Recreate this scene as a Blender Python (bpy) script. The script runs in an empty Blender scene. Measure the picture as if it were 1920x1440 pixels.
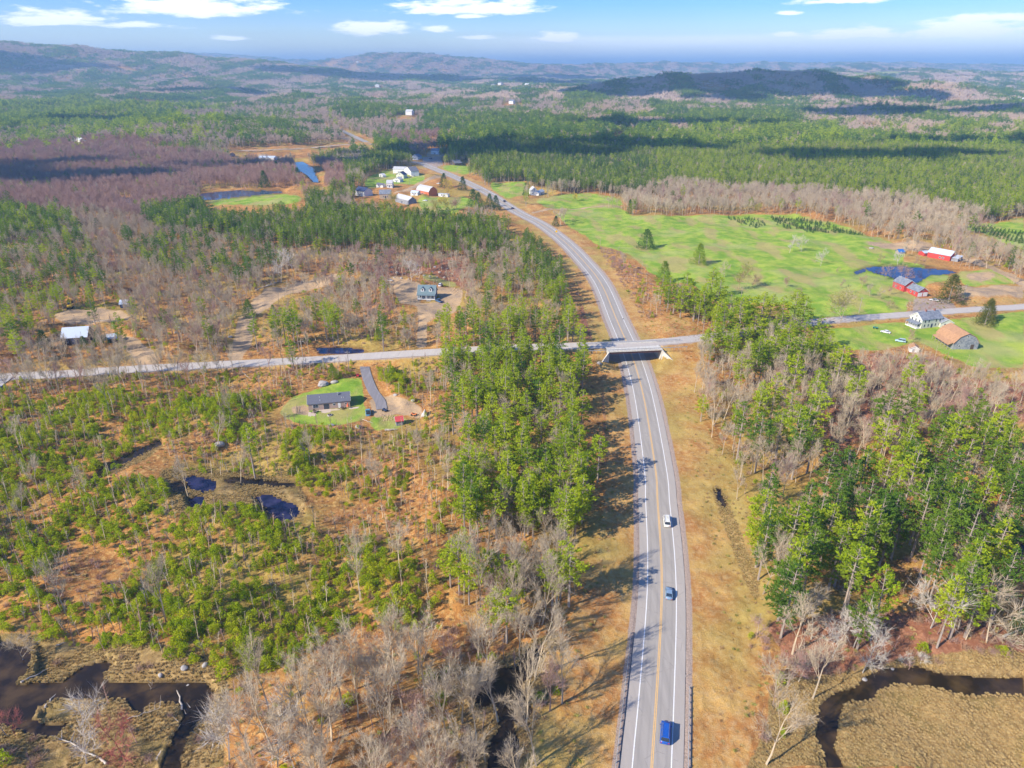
import bpy, math, random
import numpy as np
from mathutils import Matrix, Vector
R = math.radians
SC = bpy.context.scene
COL = SC.collection
random.seed(7)
rng = np.random.default_rng(11)

# ------------------------------------------------------------------ camera, sky, sun, exposure
CAM_H = 122.0
PITCH = R(24.7)
FPX = 1290.0                                   # focal length in pixels of the 1920 px wide photograph
cp, sp = math.cos(PITCH), math.sin(PITCH)
cam_d = bpy.data.cameras.new('camera'); cam = bpy.data.objects.new('camera', cam_d); COL.objects.link(cam)
cam.location = (0, 0, CAM_H); cam.rotation_euler = (R(90) - PITCH, 0, 0)
cam_d.sensor_width = 36.0; cam_d.lens = 36.0 * FPX / 1920.0
cam_d.clip_start = 1.0; cam_d.clip_end = 150000.0
SC.camera = cam

SUN_EL = R(34.5)
SH_DIR = (math.cos(R(32)), math.sin(R(32)))    # horizontal direction in which shadows fall
sun_d = bpy.data.lights.new('sun', 'SUN'); sun = bpy.data.objects.new('sun', sun_d); COL.objects.link(sun)
sun_d.energy = 5.0; sun_d.angle = R(0.5); sun_d.color = (1.0, 0.90, 0.74)
_d = Vector((SH_DIR[0] * math.cos(SUN_EL), SH_DIR[1] * math.cos(SUN_EL), -math.sin(SUN_EL)))
sun.rotation_euler = _d.to_track_quat('-Z', 'Y').to_euler()
sun.location = (-300, -200, 400)

W = bpy.data.worlds.new('World'); SC.world = W; W.use_nodes = True
nt = W.node_tree; nt.nodes.clear()
def nd(t, kind, **kw):
    n = t.nodes.new(kind)
    for k, v in kw.items(): setattr(n, k, v)
    return n
def mth(t, op, a, b=None, c=None, clamp=False):
    n = t.nodes.new('ShaderNodeMath'); n.operation = op; n.use_clamp = clamp
    for i, v in enumerate((a, b, c)):
        if v is None: continue
        if isinstance(v, (int, float)): n.inputs[i].default_value = v
        else: t.links.new(v, n.inputs[i])
    return n.outputs[0]
def mixc(t, fac, a, b):
    n = t.nodes.new('ShaderNodeMix'); n.data_type = 'RGBA'
    for s, v in ((n.inputs[0], fac), (n.inputs[6], a), (n.inputs[7], b)):
        if isinstance(v, (int, float)): s.default_value = v
        elif isinstance(v, tuple): s.default_value = (*v, 1.0)[:4]
        else: t.links.new(v, s)
    return n.outputs[2]
sky = nd(nt, 'ShaderNodeTexSky', sky_type='NISHITA', sun_disc=False)
sky.sun_elevation = SUN_EL
sky.sun_rotation = math.atan2(-SH_DIR[0], -SH_DIR[1])
sky.altitude = 200; sky.air_density = 1.0; sky.dust_density = 0.6; sky.ozone_density = 2.5
tc = nd(nt, 'ShaderNodeTexCoord')
sep = nd(nt, 'ShaderNodeSeparateXYZ'); nt.links.new(tc.outputs['Generated'], sep.inputs[0])
AZ = mth(nt, 'ARCTAN2', sep.outputs[0], sep.outputs[1])
EL = mth(nt, 'ARCSINE', sep.outputs[2])
comb = nd(nt, 'ShaderNodeCombineXYZ'); nt.links.new(AZ, comb.inputs[0]); nt.links.new(mth(nt, 'MULTIPLY', EL, 4.6), comb.inputs[1])
n1 = nd(nt, 'ShaderNodeTexNoise'); n1.inputs['Scale'].default_value = 22; n1.inputs['Detail'].default_value = 9; n1.inputs['Roughness'].default_value = 0.62
nt.links.new(comb.outputs[0], n1.inputs['Vector'])
comb2 = nd(nt, 'ShaderNodeCombineXYZ'); nt.links.new(AZ, comb2.inputs[0]); nt.links.new(mth(nt, 'MULTIPLY', EL, 16), comb2.inputs[1])
n2 = nd(nt, 'ShaderNodeTexNoise'); n2.inputs['Scale'].default_value = 5; n2.inputs['Detail'].default_value = 6
nt.links.new(comb2.outputs[0], n2.inputs['Vector'])
def pix_azel(X, Y):
    u, v = (X - 960) / FPX, (Y - 720) / FPX
    d = Vector((u, cp - v * sp, -sp - v * cp)).normalized()
    return math.atan2(d.x, d.y), math.asin(d.z)
# clouds of the sky: centre, half width, height above and below their base line (pixels of the photograph, turned into directions)
CLOUDS = [(355, 13, 165, 26, 12), (105, 36, 95, 20, 8), (700, 53, 88, 20, 9), (885, 16, 165, 22, 8), (1040, 70, 62, 12, 6),
          (820, 52, 40, 7, 6), (1610, 62, 82, 15, 8), (1820, 52, 130, 22, 16), (1870, 30, 110, 10, 8), (1475, 64, 36, 7, 5),
          (1570, 0, 90, 9, 5), (255, 46, 70, 7, 5), (430, 70, 40, 6, 4), (1480, 24, 24, 4, 3), (900, 70, 36, 5, 3), (880, 30, 40, 6, 3)]
acc = None
noi = mth(nt, 'SUBTRACT', n1.outputs['Fac'], 0.5)
for (X, Y, rw, up, dn) in CLOUDS:
    az0, el0 = pix_azel(X, Y + dn * 0.4)
    rw, up, dn = rw / FPX * 1.0, up / FPX * 1.1, dn / FPX * 1.1
    da = mth(nt, 'MULTIPLY', mth(nt, 'SUBTRACT', AZ, az0), 1 / rw)
    de = mth(nt, 'SUBTRACT', EL, el0)
    de = mth(nt, 'MAXIMUM', mth(nt, 'MULTIPLY', de, 1 / up), mth(nt, 'MULTIPLY', de, -1 / dn))
    r2 = mth(nt, 'ADD', mth(nt, 'MULTIPLY', da, da), mth(nt, 'MULTIPLY', de, de))
    v = mth(nt, 'SUBTRACT', 1.0, mth(nt, 'SQRT', r2))
    acc = v if acc is None else mth(nt, 'MAXIMUM', acc, v)
dens = mth(nt, 'ADD', acc, mth(nt, 'MULTIPLY', noi, 2.3))
rmp = nd(nt, 'ShaderNodeMapRange', interpolation_type='SMOOTHSTEP'); nt.links.new(dens, rmp.inputs[0])
rmp.inputs[1].default_value = 0.10; rmp.inputs[2].default_value = 0.62
body = mth(nt, 'MULTIPLY', rmp.outputs[0], 0.95)
# thin veil low over the right half of the horizon and faint streaks
vb = nd(nt, 'ShaderNodeMapRange', interpolation_type='SMOOTHSTEP'); nt.links.new(AZ, vb.inputs[0]); vb.inputs[1].default_value = -0.12; vb.inputs[2].default_value = 0.16
e1 = nd(nt, 'ShaderNodeMapRange', interpolation_type='SMOOTHSTEP'); nt.links.new(EL, e1.inputs[0]); e1.inputs[1].default_value = 0.040; e1.inputs[2].default_value = 0.032
veil = mth(nt, 'MULTIPLY', mth(nt, 'MULTIPLY', vb.outputs[0], e1.outputs[0]), mth(nt, 'ADD', mth(nt, 'MULTIPLY', n2.outputs['Fac'], 0.9), 0.05, clamp=True))
alpha = mth(nt, 'MAXIMUM', body, mth(nt, 'MULTIPLY', veil, 1.15), clamp=True)
below = nd(nt, 'ShaderNodeMapRange'); nt.links.new(EL, below.inputs[0]); below.inputs[1].default_value = -0.002; below.inputs[2].default_value = 0.003
alpha = mth(nt, 'MULTIPLY', alpha, below.outputs[0])
tint = nd(nt, 'ShaderNodeMix', data_type='RGBA', blend_type='MULTIPLY'); tint.inputs[0].default_value = 1.0
nt.links.new(sky.outputs[0], tint.inputs[6])
eg = nd(nt, 'ShaderNodeMapRange', interpolation_type='SMOOTHSTEP'); nt.links.new(EL, eg.inputs[0]); eg.inputs[1].default_value = 0.0; eg.inputs[2].default_value = 0.085
nt.links.new(mixc(nt, eg.outputs[0], (1.45, 1.42, 1.42), (0.40, 0.72, 1.28)), tint.inputs[7])
skymix = mixc(nt, alpha, tint.outputs[2], (9.6, 9.7, 9.9))
bg = nd(nt, 'ShaderNodeBackground'); nt.links.new(skymix, bg.inputs[0]); bg.inputs[1].default_value = 0.115
wo = nd(nt, 'ShaderNodeOutputWorld'); nt.links.new(bg.outputs[0], wo.inputs[0])
W.cycles.sampling_method = 'MANUAL'; W.cycles.sample_map_resolution = 512

SC.view_settings.view_transform = 'Standard'; SC.view_settings.look = 'None'
SC.view_settings.exposure = 0.66; SC.view_settings.gamma = 1.0
SC.render.engine = 'CYCLES'
SC.cycles.max_bounces = 5; SC.cycles.diffuse_bounces = 2; SC.cycles.glossy_bounces = 2; SC.cycles.transmission_bounces = 3
SC.cycles.volume_bounces = 0; SC.cycles.transparent_max_bounces = 4
SC.cycles.use_adaptive_sampling = True; SC.cycles.adaptive_threshold = 0.02
SC.cycles.use_denoising = True
try: SC.cycles.denoiser = 'OPENIMAGEDENOISE'
except Exception: pass
SC.cycles.caustics_reflective = False; SC.cycles.caustics_refractive = False

# ------------------------------------------------------------------ mapping between the photograph and the ground
def project(x, y, z):
    t = y * cp + (CAM_H - z) * sp
    t = np.where(t < 1, 1, t)
    return 960 + FPX * x / t, 720 + FPX * (-y * sp + (CAM_H - z) * cp) / t, t
def ray_at(X, Y, z=0.0):
    u, v = (X - 960) / FPX, (Y - 720) / FPX
    den = sp + v * cp
    t = (CAM_H - z) / den
    return u * t, t * (cp - v * sp)
# sums of sines as a smooth noise
def snoise(x, y, wl, seed, n=7):
    r = np.random.default_rng(seed); o = 0
    for i in range(n):
        a = r.uniform(0, 2 * math.pi); k = 2 * math.pi / (wl * r.uniform(0.6, 1.7)); ph = r.uniform(0, 7)
        o = o + np.sin((x * math.cos(a) + y * math.sin(a)) * k + ph)
    return o / math.sqrt(n / 2)
def sstep(a, b, x):
    t = np.clip((x - a) / (b - a), 0, 1); return t * t * (3 - 2 * t)
def hill(x, y, cx, cy, rx, ry, h, rot=0, p=2):
    c, s = math.cos(rot), math.sin(rot)
    dx, dy = (x - cx) * c + (y - cy) * s, -(x - cx) * s + (y - cy) * c
    return h * np.exp(-(np.abs(dx / rx) ** p + np.abs(dy / ry) ** p))
def low(x, y):
    x = np.asarray(x, float); y = np.asarray(y, float)
    k = sstep(350, 1300, y)
    h = k * 5.0 * snoise(x, y, 700, 3) + sstep(1200, 4000, y) * (9 * snoise(x, y, 1500, 5) + 5 * snoise(x, y, 500, 6))
    h = h - 2.0 * k
    h = h + hill(x, y, 1090, 3300, 780, 330, 88, 0.04, 2.2)             # dark wooded hill right of centre
    h = h + hill(x, y, -4750, 5600, 1500, 1300, 330, -0.3) + hill(x, y, -2900, 6000, 1300, 800, 125, -0.35)
    h = h + hill(x, y, -1900, 6300, 1300, 700, 90, -0.3)
    h = h + hill(x, y, -1500, 10500, 1900, 1000, 265, -0.1) + hill(x, y, 1700, 11500, 3000, 900, 120, 0.0)
    h = h + hill(x, y, 4200, 9000, 700, 500, 135) + hill(x, y, 3300, 6300, 1500, 900, 88)
    h = h + hill(x, y, 6500, 12000, 3500, 1500, 150) + hill(x, y, -6500, 14000, 4000, 1500, 330)
    h = h + 50 * sstep(9000, 20000, y) * (1 + 0.4 * snoise(x, y, 5000, 9))
    return h

# ------------------------------------------------------------------ roads
def smooth_line(p, n=12):
    p = np.array(p, float); q = []
    for i in range(len(p) - 1):
        a = p[max(i - 1, 0)]; b = p[i]; c = p[i + 1]; d = p[min(i + 2, len(p) - 1)]
        for k in range(n):
            t = k / n
            q.append(0.5 * ((2 * b) + (-a + c) * t + (2 * a - 5 * b + 4 * c - d) * t * t + (-a + 3 * b - 3 * c + d) * t ** 3))
    q.append(p[-1]); return np.array(q)
def land(X, Y, it=10):
    z = 0.0
    for _ in range(it):
        x, y = ray_at(X, Y, z); z = 0.5 * z + 0.5 * float(low(x, y))
    return x, y
HWY_PX = [(1195, 1900), (1222, 1440), (1230, 1320), (1240, 1140), (1239.6, 1040), (1233, 940), (1229, 880), (1210, 760),
          (1195.6, 700), (1180.6, 655), (1173, 637), (1156.5, 600), (1126, 530), (1091, 486), (1056, 451), (1014, 420), (975, 400), (944, 381),
          (915, 362), (880, 344), (844, 328), (808, 314), (784, 305)]
_h = [land(X, Y) for X, Y in HWY_PX]
_h = _h + [(_h[-1][0] - 60, _h[-1][1] + 60), (_h[-1][0] - 130, _h[-1][1] + 150)]
HWY = smooth_line(_h)
ZB = 6.6
c1 = ray_at(1139, 652, ZB); c2 = ray_at(1234, 648, ZB)
CR_PX = [(-260, 730, 0), (0, 707, 0), (100, 702, 0), (250, 692, 0), (400, 684, .5), (560, 676, 1), (700, 667, 2), (820, 659.5, 3.6), (960, 652, 5.5),
         (1085, 648, ZB), (1187, 644.5, ZB), (1300, 635, ZB - .3), (1400, 622, 4.5), (1500, 607, 2.5), (1600, 597, 1.2), (1700, 589.5, .5), (1800, 582, 0), (1920, 575, 0), (2150, 560, 0)]
def land2(X, Y, z):
    zz = 0.0
    for _ in range(8):
        x, y = ray_at(X, Y, z + zz); zz = 0.5 * zz + 0.5 * float(low(x, y))
    return x, y, z
_c = [land2(*p) for p in CR_PX]
CR = smooth_line([(a[0], a[1], a[2]) for a in _c])
def pts(px): return smooth_line([land(X, Y) for X, Y in px], 6)
SPUR = pts([(12, 706), (-40, 745), (-120, 800)])
DRIVE = pts([(683, 664), (683, 671), (684, 690), (690, 712), (700, 735), (712, 752), (716, 768)])
TRACK_FIELD = pts([(1000, 399), (1030, 394), (1080, 390), (1165, 388)])
TRACK_BARN = pts([(1925, 532), (1860, 505), (1800, 484), (1770, 478)])
ROAD_FAR = pts([(430, 285), (500, 283), (560, 281), (610, 276), (655, 272)])
ROAD_FAR2 = pts([(640, 246), (665, 258), (700, 273)])
VILLAGE_LANE = pts([(745, 362), (770, 352), (800, 340), (838, 329)])
def dist_line(x, y, L, big=1e9):
    """distance to polyline and index of nearest vertex; chunked"""
    x = np.asarray(x, float).ravel(); y = np.asarray(y, float).ravel()
    best = np.full(x.shape, big); idx = np.zeros(x.shape, int)
    m = (x > L[:, 0].min() - 80) & (x < L[:, 0].max() + 80) & (y > L[:, 1].min() - 80) & (y < L[:, 1].max() + 80)
    xs, ys = x[m], y[m]; b = np.full(xs.shape, big); ii = np.zeros(xs.shape, int)
    if 0 < len(xs) < 60:
        ax, ay = L[:-1, 0][None], L[:-1, 1][None]; dx, dy = (L[1:, 0] - L[:-1, 0])[None], (L[1:, 1] - L[:-1, 1])[None]
        px_, py_ = xs[:, None] - ax, ys[:, None] - ay; t = np.clip((px_ * dx + py_ * dy) / (dx * dx + dy * dy + 1e-9), 0, 1)
        d = (px_ - t * dx) ** 2 + (py_ - t * dy) ** 2; k = d.argmin(1); best[m] = np.sqrt(d[np.arange(len(k)), k]); idx[m] = k
        return best, idx
    for i in range(len(L) - 1):
        ax, ay = L[i, 0], L[i, 1]; dx, dy = L[i + 1, 0] - ax, L[i + 1, 1] - ay; l2 = dx * dx + dy * dy + 1e-9
        t = np.clip(((xs - ax) * dx + (ys - ay) * dy) / l2, 0, 1)
        d = (xs - ax - t * dx) ** 2 + (ys - ay - t * dy) ** 2
        k = d < b; b[k] = d[k]; ii[k] = i
    best[m] = np.sqrt(b); idx[m] = ii
    return best, idx
BR_C = ((c1[0] + c2[0]) / 2, (c1[1] + c2[1]) / 2)
def cr_height(x, y):
    d, i = dist_line(x, y, CR)
    return d, CR[np.clip(i, 0, len(CR) - 1), 2]

# ------------------------------------------------------------------ zones, drawn as polygons over the photograph and read back for ground points
RW, RH = 960, 720
def raster(polys, out=None, val=1, dtype=np.uint8):
    a = np.zeros((RH, RW), dtype) if out is None else out
    for P in polys:
        P = np.array(P, float) / 2.0
        y0, y1 = int(max(0, math.floor(P[:, 1].min()))), int(min(RH - 1, math.ceil(P[:, 1].max())))
        for yy in range(y0, y1 + 1):
            yc = yy + 0.5; xs = []
            for i in range(len(P)):
                (xa, ya), (xb, yb) = P[i], P[(i + 1) % len(P)]
                if (ya <= yc) != (yb <= yc): xs.append(xa + (yc - ya) * (xb - xa) / (yb - ya))
            xs.sort()
            for k in range(0, len(xs) - 1, 2):
                a[yy, max(0, int(round(xs[k]))):max(0, min(RW, int(round(xs[k + 1]))))] = val
    return a
def blur(a, k):
    a = a.astype(float)
    for ax in (0, 1):
        c = np.cumsum(np.pad(a, [(k + 1, k) if i == ax else (0, 0) for i in (0, 1)], mode='edge'), axis=ax)
        a = (np.take(c, range(2 * k + 1, c.shape[ax]), ax) - np.take(c, range(0, c.shape[ax] - 2 * k - 1), ax)) / (2 * k + 1)
    return a
def look(a, X, Y, fill=0):
    i = (Y / 2).astype(int); j = (X / 2).astype(int)
    ok = (i >= 0) & (i < RH) & (j >= 0) & (j < RW)
    o = np.full(X.shape, fill, a.dtype); o[ok] = a[i[ok], j[ok]]; return o

GRASS = [
 [(1000, 372), (1100, 363), (1170, 375), (1165, 388), (1060, 393), (1020, 392)],
 [(1035, 403), (1100, 392), (1165, 392), (1185, 408), (1260, 407), (1400, 402), (1500, 405), (1600, 430), (1660, 450), (1700, 468), (1690, 490), (1740, 500), (1700, 535), (1720, 565), (1640, 585), (1520, 600), (1480, 600), (1480, 570), (1350, 570), (1310, 545), (1230, 520), (1180, 480), (1120, 457), (1075, 430)],
 [(1790, 425), (1920, 412), (1920, 470), (1860, 445)],
 [(1520, 622), (1690, 603), (1730, 618), (1780, 600), (1920, 584), (1920, 690), (1830, 690), (1720, 640), (1640, 660), (1560, 655)],
 [(1790, 513), (1870, 508), (1920, 530), (1810, 534)], [(1740, 510), (1700, 536), (1720, 545), (1790, 520)],
 [(545, 745), (600, 728), (640, 712), (678, 708), (682, 750), (686, 790), (640, 800), (560, 795), (520, 775)],
 [(700, 325), (735, 318), (800, 330), (790, 347), (740, 345), (690, 352), (680, 345)], [(780, 372), (870, 368), (900, 385), (850, 400), (790, 395)],
 [(815, 312), (870, 308), (905, 318), (870, 328), (845, 322)], [(915, 342), (985, 345), (1000, 365), (950, 372), (925, 358)],
 [(380, 378), (500, 363), (560, 366), (570, 378), (480, 386), (400, 388)],
 [(125, 270), (165, 268), (170, 277), (130, 279)],
 [(790, 515), (860, 525), (855, 536), (790, 524)], [(1590, 136), (1690, 134), (1695, 141), (1600, 144)], [(1780, 142), (1840, 141), (1840, 147), (1790, 148)],

 [(1705, 588), (1640, 592), (1600, 594), (1620, 565), (1690, 560)], [(785, 292), (800, 290), (803, 300), (785, 300)], [(690, 788), (720, 770), (770, 790), (740, 805), (700, 808)]]
DRY = [
 [(1190, 605), (1290, 592), (1305, 628), (1215, 634)], [(1210, 665), (1330, 655), (1320, 720), (1300, 760), (1380, 900), (1450, 1100), (1420, 1300), (1400, 1440), (1285, 1440), (1282, 1140), (1260, 900)],
 [(1190, 1000), (1178, 1180), (1165, 1440), (985, 1440), (1050, 1200), (1110, 1100), (1140, 900), (1180, 850)],
 [(1180, 410), (1160, 408), (1120, 395), (1180, 402)], [(1240, 425), (1300, 430), (1420, 435), (1480, 445), (1400, 452), (1260, 447), (1225, 436)],
 [(915, 325), (1000, 345), (985, 360), (920, 345)], [(940, 370), (1000, 372), (1020, 392), (975, 390)], [(1000, 395), (1035, 403), (1075, 430), (1020, 410)],
 [(1540, 625), (1660, 640), (1720, 645), (1600, 670), (1540, 655)], [(1760, 660), (1920, 680), (1920, 720), (1800, 710)], [(1790, 562), (1920, 560), (1920, 572), (1790, 578)],
 [(370, 345), (480, 335), (490, 352), (385, 360)], [(1600, 440), (1700, 452), (1690, 462), (1620, 455)], [(930, 340), (1010, 342), (1000, 365), (935, 352)], [(1660, 468), (1730, 478), (1720, 500), (1650, 490)]]
SAND = [
 [(425, 674), (445, 612), (462, 575), (500, 545), (560, 525), (620, 518), (650, 526), (590, 540), (530, 562), (480, 600), (470, 640), (450, 684)], [(735, 512), (755, 522), (790, 540), (785, 575), (748, 572), (738, 545)],
 [(780, 568), (830, 566), (870, 545), (860, 585), (800, 605), (800, 655), (780, 655), (785, 600)], [(815, 540), (865, 535), (862, 560), (830, 568)],
 [(95, 592), (180, 578), (235, 588), (250, 600), (200, 606), (120, 610)], [(225, 625), (262, 640), (290, 665), (300, 690), (262, 692), (240, 660)],
 [(1790, 536), (1920, 534), (1920, 560), (1795, 562)], [(692, 748), (735, 742), (790, 765), (795, 786), (745, 776), (702, 786)], [(1600, 455), (1735, 458), (1790, 470), (1740, 474), (1640, 464)],
 [(1810, 516), (1855, 513), (1872, 520), (1840, 528), (1812, 524)], [(800, 285), (840, 282), (850, 292), (800, 294)],
 [(545, 762), (578, 760), (580, 778), (548, 776)], [(640, 255), (680, 262), (660, 268), (640, 262)], [(480, 290), (530, 292), (530, 300), (485, 300)]]
PAVED = [[(790, 296), (825, 292), (830, 310), (812, 316), (795, 306)], [(1715, 560), (1780, 560), (1800, 585), (1710, 592)]]
MARSH = [
 [(0, 1195), (60, 1190), (240, 1210), (380, 1235), (430, 1290), (420, 1440), (0, 1440)],
 [(1440, 1300), (1480, 1280), (1560, 1262), (1700, 1240), (1920, 1225), (1920, 1440), (1400, 1440), (1440, 1360)],
 [(300, 885), (420, 878), (560, 905), (575, 940), (570, 980), (500, 985), (330, 970), (310, 930)], [(190, 880), (300, 830), (310, 845), (210, 905)],
 [(1335, 900), (1360, 930), (1420, 1080), (1425, 1140), (1400, 1100), (1340, 940)], [(870, 1250), (1050, 1190), (1030, 1300), (980, 1440), (860, 1440)]]
DARKL = [  # leaf litter, reddish
 [(1085, 575), (1110, 560), (1135, 600), (1135, 635), (1090, 638)], [(1130, 670), (1165, 680), (1180, 760), (1195, 860), (1140, 900), (1130, 760)],
 [(1470, 680), (1700, 670), (1920, 720), (1920, 800), (1700, 790), (1560, 860)], [(1430, 1180), (1600, 1150), (1920, 1180), (1920, 1260), (1700, 1250), (1500, 1270)],
 [(600, 520), (700, 490), (900, 480), (890, 540), (790, 512), (700, 520)]]
WATER = [
 ('pond', [(478, 932), (500, 925), (530, 938), (556, 948), (562, 963), (545, 977), (517, 979), (500, 958)], .45),
 ('pond', [(340, 897), (362, 892), (385, 897), (406, 904), (403, 918), (380, 924), (360, 920), (352, 908)], .4), ('pond', [(352, 936), (372, 930), (386, 934), (380, 946), (358, 953)], .4), ('brook', [(318, 905), (340, 900), (352, 915), (345, 925), (325, 925)], .3),
 ('stream', [(-60, 1195), (0, 1203), (60, 1215), (55, 1255), (38, 1270), (30, 1285), (120, 1277), (138, 1262), (162, 1248), (200, 1240), (214, 1247), (192, 1264), (206, 1280), (250, 1281), (330, 1277), (385, 1278), (402, 1300), (392, 1330), (352, 1385), (335, 1450), (298, 1450), (318, 1395), (345, 1345), (338, 1318), (280, 1318), (268, 1340), (250, 1335), (240, 1313), (130, 1306), (72, 1322), (58, 1350), (95, 1360), (128, 1356), (105, 1385), (60, 1378), (0, 1358), (-60, 1350)], .45),
 ('stream', [(1980, 1270), (1850, 1272), (1760, 1262), (1720, 1250), (1650, 1254), (1625, 1268), (1600, 1290), (1562, 1300), (1536, 1325), (1530, 1380), (1545, 1420), (1560, 1460), (1592, 1460), (1566, 1405), (1570, 1370), (1576, 1335), (1590, 1318), (1638, 1312), (1645, 1295), (1680, 1284), (1740, 1286), (1800, 1301), (1980, 1305)], .5),
 ('swamp_water', [(880, 1300), (915, 1275), (935, 1250), (965, 1255), (990, 1215), (1022, 1222), (1000, 1262), (975, 1285), (1000, 1330), (985, 1360), (960, 1350), (975, 1400), (965, 1450), (915, 1450), (912, 1400), (935, 1365), (930, 1320), (900, 1330)], .35),
 ('pond', [(1622, 503), (1650, 499), (1700, 501), (1770, 506), (1800, 511), (1745, 517), (1722, 530), (1695, 533), (1670, 520), (1640, 512)], .5),
 ('river', [(375, 366), (440, 360), (520, 355), (540, 360), (500, 364), (430, 371), (380, 372)], .5),
 ('river', [(552, 307), (566, 306), (590, 320), (600, 342), (588, 341), (576, 328), (554, 317)], .5),
 ('pond', [(592, 653), (640, 651), (682, 655), (680, 664), (600, 664)], .4),
 ('stream', [(1600, 510), (1622, 503), (1625, 508), (1606, 514)], .3),
 ('brook', [(170, 895), (205, 868), (255, 845), (300, 825), (303, 834), (262, 855), (212, 882), (178, 902)], .3),
 ('brook', [(560, 905), (500, 902), (440, 895), (415, 900), (440, 906), (500, 911), (550, 914)], .25),
 ('river', [(1913, 1020), (1980, 1010), (1980, 1060), (1916, 1050)], .4), ('ditch', [(1340, 915), (1350, 918), (1362, 948), (1358, 955), (1345, 935)], .2),
 ('river', [(215, 372), (260, 376), (250, 392), (218, 385)], .4)]
def wide(P, k):
    P = np.array(P, float); c = P.mean(0)
    n = []
    for i in range(len(P)):
        a = P[i - 1]; b = P[(i + 1) % len(P)]; t = b - a; l = math.hypot(*t) + 1e-6
        n.append((t[1] / l, -t[0] / l))
    n = np.array(n); area = 0.5 * sum(P[i][0] * P[(i + 1) % len(P)][1] - P[(i + 1) % len(P)][0] * P[i][1] for i in range(len(P)))
    s = 1 if area > 0 else -1
    return P + n * s * np.array([k, k * 0.6])
r_water = [raster([w[1]]) for w in WATER]
def zmask(polys, k): return blur(raster(polys), k)
m_grass, m_dry, m_sand, m_marsh, m_dark, m_pave = zmask(GRASS, 3), zmask(DRY, 5), zmask(SAND, 2), zmask(MARSH, 4), zmask(DARKL, 5), zmask(PAVED, 1)
m_wat = raster([w[1] for w in WATER]); m_watb = blur(m_wat, 2)
m_flat = np.clip(blur(raster([wide(w[1], 8) for w in WATER]), 3) * 1.6, 0, 1)

KEEP = []
for X, Y, r_ in ((616, 760, 15), (799, 557, 13), (138, 640, 13), (210, 640, 6), (1743, 608, 14), (1797, 640, 15), (1725, 550, 13), (1757, 485, 16), (1712, 658, 5), (752, 785, 6), (690, 765, 5), (722, 768, 5), (1008, 364, 14),
                 (715, 362, 14), (684, 365, 14), (756, 378, 16), (796, 362, 14), (752, 325, 16), (752, 340, 12), (720, 342, 10), (830, 372, 12), (775, 340, 12), (1661, 622, 5), (1688, 640, 4), (1641, 615, 3), (1690, 476, 6), (1392, 560, 2), (232, 575, 5), (145, 268, 18), (500, 297, 18), (424, 292, 14), (815, 287, 16), (858, 305, 12), (733, 525, 7), (602, 724, 6), (822, 566, 6)):
    q = land(X, Y); KEEP.append((q[0], q[1], r_))
def ground(x, y, cut=True):
    """height of the finished ground"""
    x = np.asarray(x, float); y = np.asarray(y, float); shp = x.shape
    x = x.ravel(); y = y.ravel()
    h = low(x, y)
    X, Y, t = project(x, y, h)
    dh, _ = dist_line(x, y, HWY); dc, zc = cr_height(x, y)
    amp = sstep(10, 30, dh) * sstep(6, 20, dc)
    flat = look(m_flat, X, Y)
    for L_, w_ in ((DRIVE, 3.0), (SPUR, 4.0)):
        dd_, _ = dist_line(x, y, L_); flat = np.maximum(flat, 1 - sstep(w_, w_ + 8, dd_))
    for bx_, by_, br_ in KEEP:
        flat = np.maximum(flat, 1 - sstep(br_ * .9, br_ * 1.8, np.hypot(x - bx_, y - by_)))
    mid = (0.9 * snoise(x, y, 55, 21) + 0.35 * snoise(x, y, 16, 22) + sstep(400, 900, y) * 1.0 * snoise(x, y, 120, 23)) * (1 - .55 * look(m_grass, X, Y))
    gz = look(m_grass, X, Y); gx = sstep(360, 420, y) * gz
    mid = mid * (1 - flat) + gx * 0.5 * snoise(x, y, 90, 24)
    h = h + amp * (mid + 0.6 * (1 - flat))
    fine = 0.07 * snoise(x, y, 5.2, 31, 12) + 0.03 * snoise(x, y, 2.1, 32, 12)
    h = h + fine * sstep(7, 10, dh) * sstep(5, 8, dc) * (1 - flat * 0.6) * (y < 700)
    # cross-road bank, then the highway cutting through it
    bank = zc - np.maximum(0, dc - 5.0) * 0.5 - 0.06
    up = bank > 0.05
    lo = low(x, y)
    h = np.where((dc < 70) & up, np.maximum(h, lo + bank), h)
    h = np.where(dc < 5.0, lo + zc - 0.06, h)
    bx, by = x - BR_C[0], y - BR_C[1]
    ux, uy = c2[0] - c1[0], c2[1] - c1[1]; l = math.hypot(ux, uy); ux /= l; uy /= l
    s, w = bx * ux + by * uy, -bx * uy + by * ux
    slope = np.maximum(0, dh - 9.0) * 0.5
    near = (np.abs(w) < 5.2) & (np.abs(s) < 40)
    slope = np.where(near, np.where(np.abs(s) > 12.6, 99, np.maximum(0, dh - 8.0) * 0.25), slope)
    if cut:
        h = np.minimum(h, lo + slope - 0.02 - 0.10 * sstep(0, 1, 6.2 - dh))
        h = np.where(dh < 6.2, lo - 0.12 - 0.0002 * y, h)
    if cut:
        for wz, rw in zip(WZ, r_water):
            k = look(rw, X, Y) > 0
            h = np.where(k, np.minimum(h, wz - 0.55), h)
        k = (look(m_flat, X, Y) > 0.3) & (look(m_wat, X, Y) == 0) & (dc > 5.5) & (dh > 7)
        h = np.where(k & (lo + 0.22 > h), lo + 0.22, h)
    return h.reshape(shp)
WZ = []
for w in WATER:
    P = np.array(w[1]); g = [land(*p) for p in P]
    WZ.append(float(np.mean([low(a, b) for a, b in g])) - 0.12)

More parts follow.
